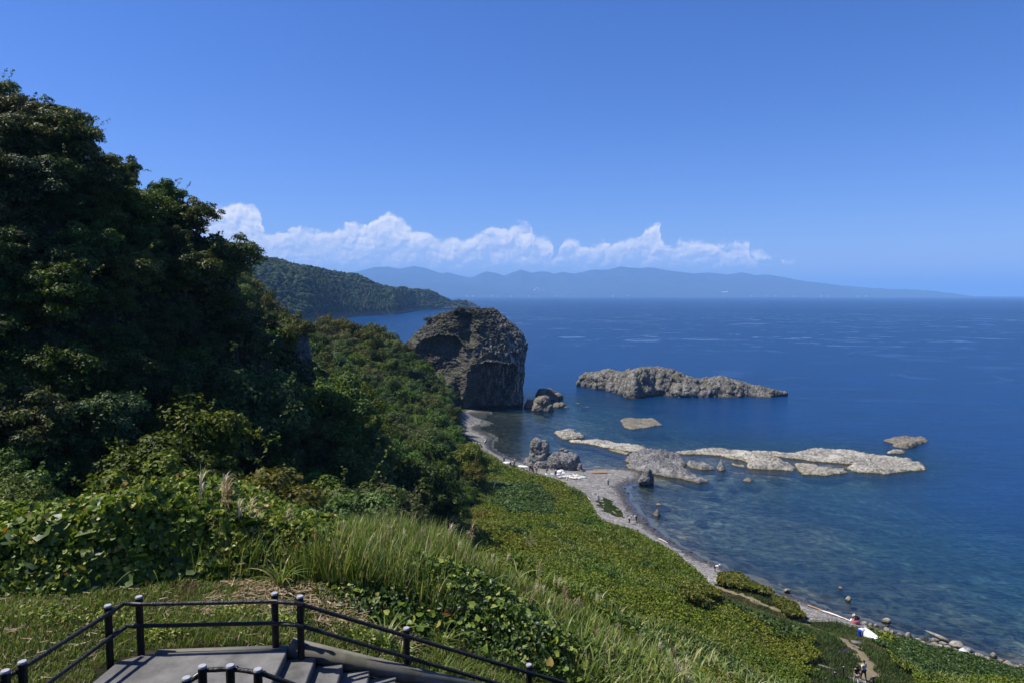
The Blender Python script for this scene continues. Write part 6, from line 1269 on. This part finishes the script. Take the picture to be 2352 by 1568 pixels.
    lk = ['pel'] + [k + n for n in 'lr' for k in ('hip', 'kn', 'an')]; link('trousers', build('trousers', lk, E_, .018, cloth(legs, CL[legs])), body)
    hc = (V['head'] * .55 + V['crown'] * .45) * s
    if hat:
        mb = MB(); up = hd; 
        if hat == 'straw': mb.tube([hc + up * -.005, hc + up * .008], [.20, .20], 18); mb.tube([hc, hc + up * .06, hc + up * .11], [.105, .10, .06], 16)
        else: mb.tube([hc - up * .01, hc + up * .06, hc + up * .10], [.108, .10, .05], 14); mb.tube([hc + np.array([0, -.05, 0]), hc + np.array([0, -.05, .012])], [.11, .11], 12)
        mb.build('hat', cloth(hat, CL[hat]), body, True)
    else:
        bm = bmesh.new(); bmesh.ops.create_icosphere(bm, subdivisions=3, radius=1.0); Vh = np.array([v.co[:] for v in bm.verts]); Fh = np.array([[v.index for v in f.verts] for f in bm.faces]); bm.free()
        Vh = Vh * np.array([.100, .112, .105]); 
        if long_hair: Vh[:, 2] = np.where(Vh[:, 2] < 0, Vh[:, 2] * 2.1, Vh[:, 2]); Vh[:, 1] += .02
        else: Vh[:, 2] = np.where(Vh[:, 2] < -.02, Vh[:, 2] * .6, Vh[:, 2])
        Vh = Vh * (1 + .05 * perlin(Vh * 40))[:, None]; Vh += hc + np.array([0, .022, .0 if not long_hair else -.01]); link('hair', mesh_np('hair', Vh, Fh, (M[hair],), True), body)
    for n in 'lr':
        c = (V['an' + n] + np.array([0, -.055, -.045])) * s; bm = bmesh.new(); bmesh.ops.create_icosphere(bm, subdivisions=2, radius=1.0); Vh = np.array([v.co[:] for v in bm.verts]) * np.array([.048, .135, .042]) + c; Fh = np.array([[v.index for v in f.verts] for f in bm.faces]); bm.free(); link('shoe', mesh_np('shoe', Vh, Fh, (cloth('light', CL['light']),), True), body)
    if bag:
        mb = MB(); mb.box(V['pel'] * s + np.array([-.05, .17, -.02]), (.22, .07, .13)); bo = mb.build('shoulder_bag', cloth(bag, CL[bag]), None, False, tuple(feet), heading); tag(bo, bag + ' shoulder bag on the hip of the woman in black walking at the bottom right', 'bag')
        mb = MB(); mb.tube([V['pel'] * s + np.array([-.1, .17, .03]), V['chest'] * s + np.array([.02, .16, 0]), V['shr'] * s + np.array([-.03, .05, .09])], .008, 5); mb.build('strap', cloth('black', CL['black']), bo)
    return body, V
def at_ground(px, py):
    h = hit(px, py)
    if h is None: h = atz(px, py, .4)
    return np.array([h[0], h[1], max(float(hgt(h[0], h[1])), 0.05) + .06])
pl = [((1157.6,1064),2.6,'person in blue top and orange hat standing behind the bushes at the far cove','stand','blue','navy','orange','long'),
 ((1170.5,1069.5),1.0,'person in dark red crouching beside the white sheet at the far cove','crouch','darkred','brown',None,'long'),
 ((1175.5,1070.5),-1.2,'person in black with a white hat crouching right of the one in dark red','crouch','black','black','white','long'),
 ((1182,1072),.4,'person in grey blue with pale hat standing left of the beached white bundle','stand','grey','navy','pale','long'),
 ((1179,1075),-.5,'person in pale clothes stooping at the feet of the one in grey blue','stoop','pale','light','white','long'),
 ((1217,1084),.6,'person in brown top, leftmost of the close group by the thumb rock','stand','brown','navy',None,'long'),
 ((1221,1083),2.8,'person in orange brown top at the back of the close group by the thumb rock','stand','orange','black',None,'short'),
 ((1224.5,1086.5),-.6,'person all in black in the middle of the close group by the thumb rock','stoop','black','black',None,'long'),
 ((1230,1081),3.0,'person in white top and white hat behind the one with the orange vest','stand','white','navy','white','short'),
 ((1232.5,1090),.2,'person in orange vest and pale jeans, right front of the close group','stand','orange','pale','straw','long'),
 ((1256,1089.5),1.3,'person in black reaching to the right in front of the thumb rock','reach','black','black',None,'long'),
 ((1276.5,1096),.1,'person in long black with a white hat beside the heap of driftwood','stand','black','black','white','long'),
 ((1286,1090.5),1.6,'person in blue grey crouching among the white bags','crouch','grey','light','straw','long'),
 ((1397,1115.5),.0,'person in white shirt and black trousers standing alone on the pebble spit','stand','white','black','white','short'),
 ((1375,1154),-.5,'person in pale shirt leaning on a stick at the top of the green grass patch','stoop','pale','black','pale','long'),
 ((1445,1203.5),.9,'person in pale shirt bending on the pebbles, left of two near the water','stoop','pale','navy','pale','long'),
 ((1461.5,1197.5),-1.3,'person in white top bending at the water line, right of two','bend','white','black',None,'short'),
 ((1642,1317),1.2,'person in white shirt bent double over the pebbles near the footpath start','bend','white','black','white','short'),
 ((1776,1370),-.6,'person in white crouching behind the shore shrubs','crouch','white','pale','white','long')]
for (ft, hd_, lb, pose, sh, lg, hat, slv) in pl: 
    g = at_ground(*ft); person(g, hd_, lb, pose, sh, lg, hat, H=1.68, sleeves=slv)
g = at_ground(1971, 1436.5); person(g, -1.5, 'person in dark jacket and straw hat bending over a pink net bag at the water', 'bend', 'navy', 'navy', 'straw', H=1.66, sleeves='long')
g = at_ground(1961.5, 1432); 
g = L3(1966.5, 1571); person(g, math.pi - .15, 'woman in black top and light trousers walking away on the platform', 'walk', 'black', 'light', None, 'hair_brown', 1.60, fingers=True, long_hair=True, bag='orange')
g = L3(1983, 1563.5, -.05); person(g, math.pi + .1, 'man in white shirt and dark jeans walking beside the woman in black', 'walk', 'white', 'denim', None, 'hair', 1.76, fingers=True)
# stick held by the stooping person
g = at_ground(1375, 1154); mb = MB(); mb.tube([g + np.array([.55, -.25, -.03]), g + np.array([.3, -.3, 1.0])], .022, 6); tag(mb.build('walking_stick', M['dead_wood']), 'thin stick held by the person on the green grass patch', 'stick')

# ================================================================== things lying on the beach
def lump(name, c, r, mt, label, cat, seed=0, amp=.22, sub=4, rz=0.0, flat=.0, group=None, sc=1.3):
    bm = bmesh.new(); bmesh.ops.create_icosphere(bm, subdivisions=sub, radius=1.0); V = np.array([v.co[:] for v in bm.verts]); F = np.array([[v.index for v in f.verts] for f in bm.faces]); bm.free()
    V = V * (1 + amp * fbm(V * sc + seed, 4, .6))[:, None]; V = np.sign(V) * np.abs(V) ** .85; V[:, 2] = np.where(V[:, 2] < -.25, -.25 + (V[:, 2] + .25) * .2, V[:, 2]); V = V * np.array(r); return tag(link(name, mesh_np(name, V, F, (mt,), True), None, tuple(c), (0, 0, rz)), label, cat, group)
def gr(px, py, dz=0.0): g = at_ground(px, py); g[2] += dz; return g
lump('white_sheet', gr(1163, 1066, .1), (1.0, .6, .45), M['white_sheet'], 'crumpled white sheet at the far cove between the people', 'sheet', 1, .35)
mbs = MB(); lump('white_bundle', gr(1201, 1074, .15), (1.35, .42, .38), M['white_sheet'], 'long white bundle lying left of the thumb rock', 'bundle', 2, .3, rz=-.3)
for k, (px, py, r_, lb) in enumerate([(1288,1086,(.9,.7,.55),'white bag heap beside the crouching person'),(1294,1090,(.6,.5,.4),'small white bag in front of the heap'),(1281,1092,(.5,.4,.3),'pale bag left of the driftwood'),(1264,1089.5,(.9,.35,.16),'flat white plastic scrap right of the person reaching out'),(1257,1090.5,(.5,.3,.12),'thin white scrap at the feet of the person in black')]):
    lump('white_bag', gr(px, py, .08), r_, M['white_bag'], lb, 'bag', 10 + k, .4)
lump('fishing_net', gr(1336, 1097, .06), (1.1, .7, .28), M['net_green'], 'pale green heap of fishing net right of the driftwood', 'net', 20, .5)
rngd = np.random.RandomState(8)
for k in range(34):
    px, py = rngd.uniform(1290, 1330), rngd.uniform(1092, 1102); g = gr(px, py, .10 + rngd.uniform(0, .25)); L = rngd.uniform(.7, 2.4); a = rngd.normal(.1, .45) + (math.pi / 2 if rngd.rand() < .15 else 0); d = np.array([math.cos(a), math.sin(a), rngd.normal(0, .06)]) * L / 2
    mb = MB(); p0, p1 = -d, d; mb.tube([p0, p0 * .4 + rngd.normal(0, .03, 3), p1 * .4 + rngd.normal(0, .03, 3), p1], np.array([.08, .12, .11, .07]) * rngd.uniform(.8, 1.6), 8); tag(mb.build('driftwood_piece', M['driftwood'], None, True, tuple(g)), 'bleached driftwood pole in the heap on the beach', 'driftwood', 'driftwood heap in front of the thumb rock')
g = gr(1378, 1087.5, .18); mb = MB(); mb.tube([(-2.0, .1, 0), (-1.9, .1, 0), (-.4, 0, 0), (1.2, -.06, 0), (2.0, -.15, 0)], [.12, .2, .23, .2, .05], 12); tag(mb.build('driftwood_log', M['drift_orange'], None, True, tuple(g)), 'long orange brown log with a pointed end lying on the pebble spit', 'log')
for k, (a, b, c, d, lb) in enumerate([((1513,1238),(1534,1249),.09,0,'thin driftwood trunk along the water line halfway down the beach',),((1176,1020),(1182,1014),.12,0,'short grey log on the curved beach of the far cove'),((1347,1143),(1356,1150),.08,0,'bleached branch at the upper edge of the beach'),]):
    if k == 1: a, b = (1112, 1017), (1117, 1011)
    g0, g1 = gr(*a), gr(*b); mb = MB(); mb.tube([g0 * 0, (g1 - g0) * .5 + np.array([0, 0, .05]), g1 - g0], [c, c * .9, c * .5], 8); tag(mb.build('driftwood_log', M['driftwood'], None, True, tuple(g0 + np.array([0, 0, c]))), lb, 'log')
# bleached poles on the shore left of the straw hat
for k, (a, b, o_, lb) in enumerate([((1855,1394),(1905,1412),0,'reddish brown pole lying along the shore left of the pink net bag'),((1880,1403),(1955,1431),1,'long white pole lying along the shore left of the pink net bag'),((1902,1410),(1940,1424),0,'orange brown pole close behind the long white pole')]):
    g0, g1 = gr(*a), gr(*b); mb = MB(); mb.tube([g0 * 0, (g1 - g0) * .5 + np.array([0, 0, .06]), g1 - g0], [.09, .09, .06], 8); tag(mb.build('driftwood_log', M['white_bag'] if o_ else M['drift_orange'], None, True, tuple(g0 + np.array([0, 0, .12]))), lb, 'pole')
lump('net_bag', gr(1965, 1434, .22), (.48, .42, .48), M['pink_net'], 'round pink net bag beside the person in the straw hat', 'net bag', 30, .12)
lump('white_bag', gr(1958, 1427, .1), (.28, .22, .2), M['white_bag'], 'small white bag left of the pink net bag', 'bag', 31, .3)
mbk = gr(1270, 1109, 0); mb = MB(); mb.tube([(0, 0, 0), (0, 0, .4)], [.22, .28], 14); tag(mb.build('bucket', M['blue_plastic'], None, True, tuple(mbk)), 'blue bucket at the edge of the shrubs below the driftwood heap', 'bucket')
boulder(1362, 1124.5, 9, BM_[1], 'small dark boulder on the pebbles above the green grass patch', .7, .8, group='lone boulders on the pebble beach')
boulder(1758, 1450, 1, BM_[2], 'x', .5, .7) if False else None
# white covered boat beside the path
g0 = gr(1986, 1462); g1 = gr(2024, 1476); ctr = (g0 + g1) / 2; dv = (g1 - g0)[:2]; ang = math.atan2(dv[1], dv[0]); L = np.linalg.norm(dv)
n_, m_ = 60, 28; t = np.linspace(-1, 1, n_); th = np.linspace(0, np.pi, m_); V = []
for a in t:
    wd = .62 * (1 - .45 * max(0, a) ** 2 - .2 * max(0, -a) ** 6) * (1 if abs(a) < .98 else .75); ht = (.62 - .16 * a) * (1 if abs(a) < .97 else .8)
    V.append(np.stack([np.full(m_, a * L / 2 * 1.08), np.cos(th) * wd, np.abs(np.sin(th)) ** .62 * ht - .05], 1))
V = np.concatenate(V); V = V + (fbm(V * 2.0, 4)[:, None] * np.array([.02, .06, .07])) + (np.abs(perlin(V * np.array([3.5, .8, .8]))) * .05)[:, None] * np.array([0, 0, -1])
root = empty('covered_boat', tuple(ctr), ang, 'small boat wrapped in a bright white sheet in the grass beside the path', 'boat')
caps_ = [np.arange(m_)[None, :], (np.arange(m_) + (n_ - 1) * m_)[None, ::-1]]
link('cover_sheet', mesh_np('cover_sheet', V, [grid_faces(n_, m_), np.concatenate(caps_)], (M['white_sheet'],), True), root)
for xx in (-.55, .15):
    mb = MB(); q = [(xx + .05 * math.sin(k), math.cos(k * np.pi / 10) * .60, abs(math.sin(k * np.pi / 10)) ** .62 * (.62 - .16 * xx) + .0) for k in range(11)]; mb.tube(q, .012, 5, False); mb.build('rope', M['net_green'], root)
gb = gr(1983, 1464.5, 0); root2 = MB(); root2.tube([(0, 0, 0), (0, 0, .75)], [.20, .24], 16); root2.tube([(0, 0, .70), (0, 0, .78)], [.27, .27], 16); tag(root2.build('plastic_barrel', M['blue_plastic'], None, True, (gb[0] - .35, gb[1] + .2, gb[2])), 'blue plastic tub at the left end of the white covered boat', 'tub')
mb = MB(); mb.box((0, 0, .28), (.55, .4, .4)); o = tag(mb.build('foam_box', M['white_sheet'], None, False, (gb[0] + .25, gb[1] + .9, gb[2] + .1), .3), 'small white foam box behind the left end of the covered boat', 'box')
gb = gr(2018, 1464, 0); mb = MB(); mb.box((0, 0, .2), (.6, .4, .4)); tag(mb.build('plastic_crate', M['blue_plastic'], None, False, tuple(gb), .2), 'blue crate in the grass behind the covered boat', 'crate')
gb = hit(1967, 1477); mb = MB(); mb.box((0, 0, .1), (.95, .5, .12)); tag(mb.build('stone_slab', M['kerb'], None, False, (gb[0], gb[1], gb[2] + .03), -.3), 'flat pale slab bridging the dark ditch beside the path', 'slab')
# pole on the craggy rock, mast on the headland, buildings on the far shore
mb = MB(); p = aty(1270, 900, 270); mb.tube([p + np.array([0, 0, -1.2]), p + np.array([0, 0, 1.9])], .07, 6); tag(mb.build('marker_pole', M['bracket']), 'thin dark pole on the craggy rock right of the great rock', 'pole')
p = aty(910.5, 668, 1850.0); root = empty('radio_mast', tuple(p), 0, 'slender lattice mast rising from the headland wood', 'mast')
for sx_, sy_ in ((-1, -1), (1, -1), (1, 1), (-1, 1)): mb = MB(); mb.tube([(sx_ * 1.2, sy_ * 1.2, -6), (sx_ * .3, sy_ * .3, 12)], [.25, .16], 5); mb.build('leg', M['bracket'], root)
mb = MB()
for k in range(9): z = -4 + k * 1.8; w_ = 1.15 - .1 * k; mb.tube([(-w_, -w_, z), (w_, -w_, z + .9), (w_, w_, z + 1.8), (-w_, w_, z + 2.7)], .10, 4)
mb.build('lattice', M['bracket'], root)
rngv = np.random.RandomState(19)
def house(px, py, y, w_, h_, lb, grp):
    p = aty(px, py, y); p[2] = max(p[2], 1); root = empty('far_building', tuple(p), 0, lb, 'building', grp); mb = MB(); mb.box((0, 0, h_ / 2), (w_, w_ * .6, h_)); mb.build('wall', M['white_sheet'], root)
    mb = MB(); mb.add([(-w_ * .55, -w_ * .34, h_), (w_ * .55, -w_ * .34, h_), (w_ * .55, w_ * .34, h_), (-w_ * .55, w_ * .34, h_), (-w_ * .5, 0, h_ * 1.5), (w_ * .5, 0, h_ * 1.5)], [[0, 1, 5, 4], [2, 3, 4, 5]]); mb.add([(-w_ * .55, -w_ * .34, h_), (-w_ * .55, w_ * .34, h_), (-w_ * .5, 0, h_ * 1.5), (w_ * .55, -w_ * .34, h_), (w_ * .55, w_ * .34, h_), (w_ * .5, 0, h_ * 1.5)], [[0, 1, 2], [3, 5, 4]]); mb.build('roof', M['net_green'], root)
for k in range(10): house(1225 + rngv.uniform(0, 24), 662 + rngv.uniform(0, 8), 13900, 26, 10, 'white building of the hillside village across the bay', 'white buildings of the hillside village across the bay')
for k in range(26):
    px = rngv.choice([rngv.uniform(1130, 1560), rngv.uniform(1560, 2060), rngv.uniform(1060, 1140)]); house(px, 681.2, 12900, rngv.uniform(14, 34), rngv.uniform(6, 11), 'tiny white building on the far shore line', 'white buildings strung along the far shore line')
house(1665, 672.5, 12950, 110, 16, 'long white building alone on the far shore right of the village', None)
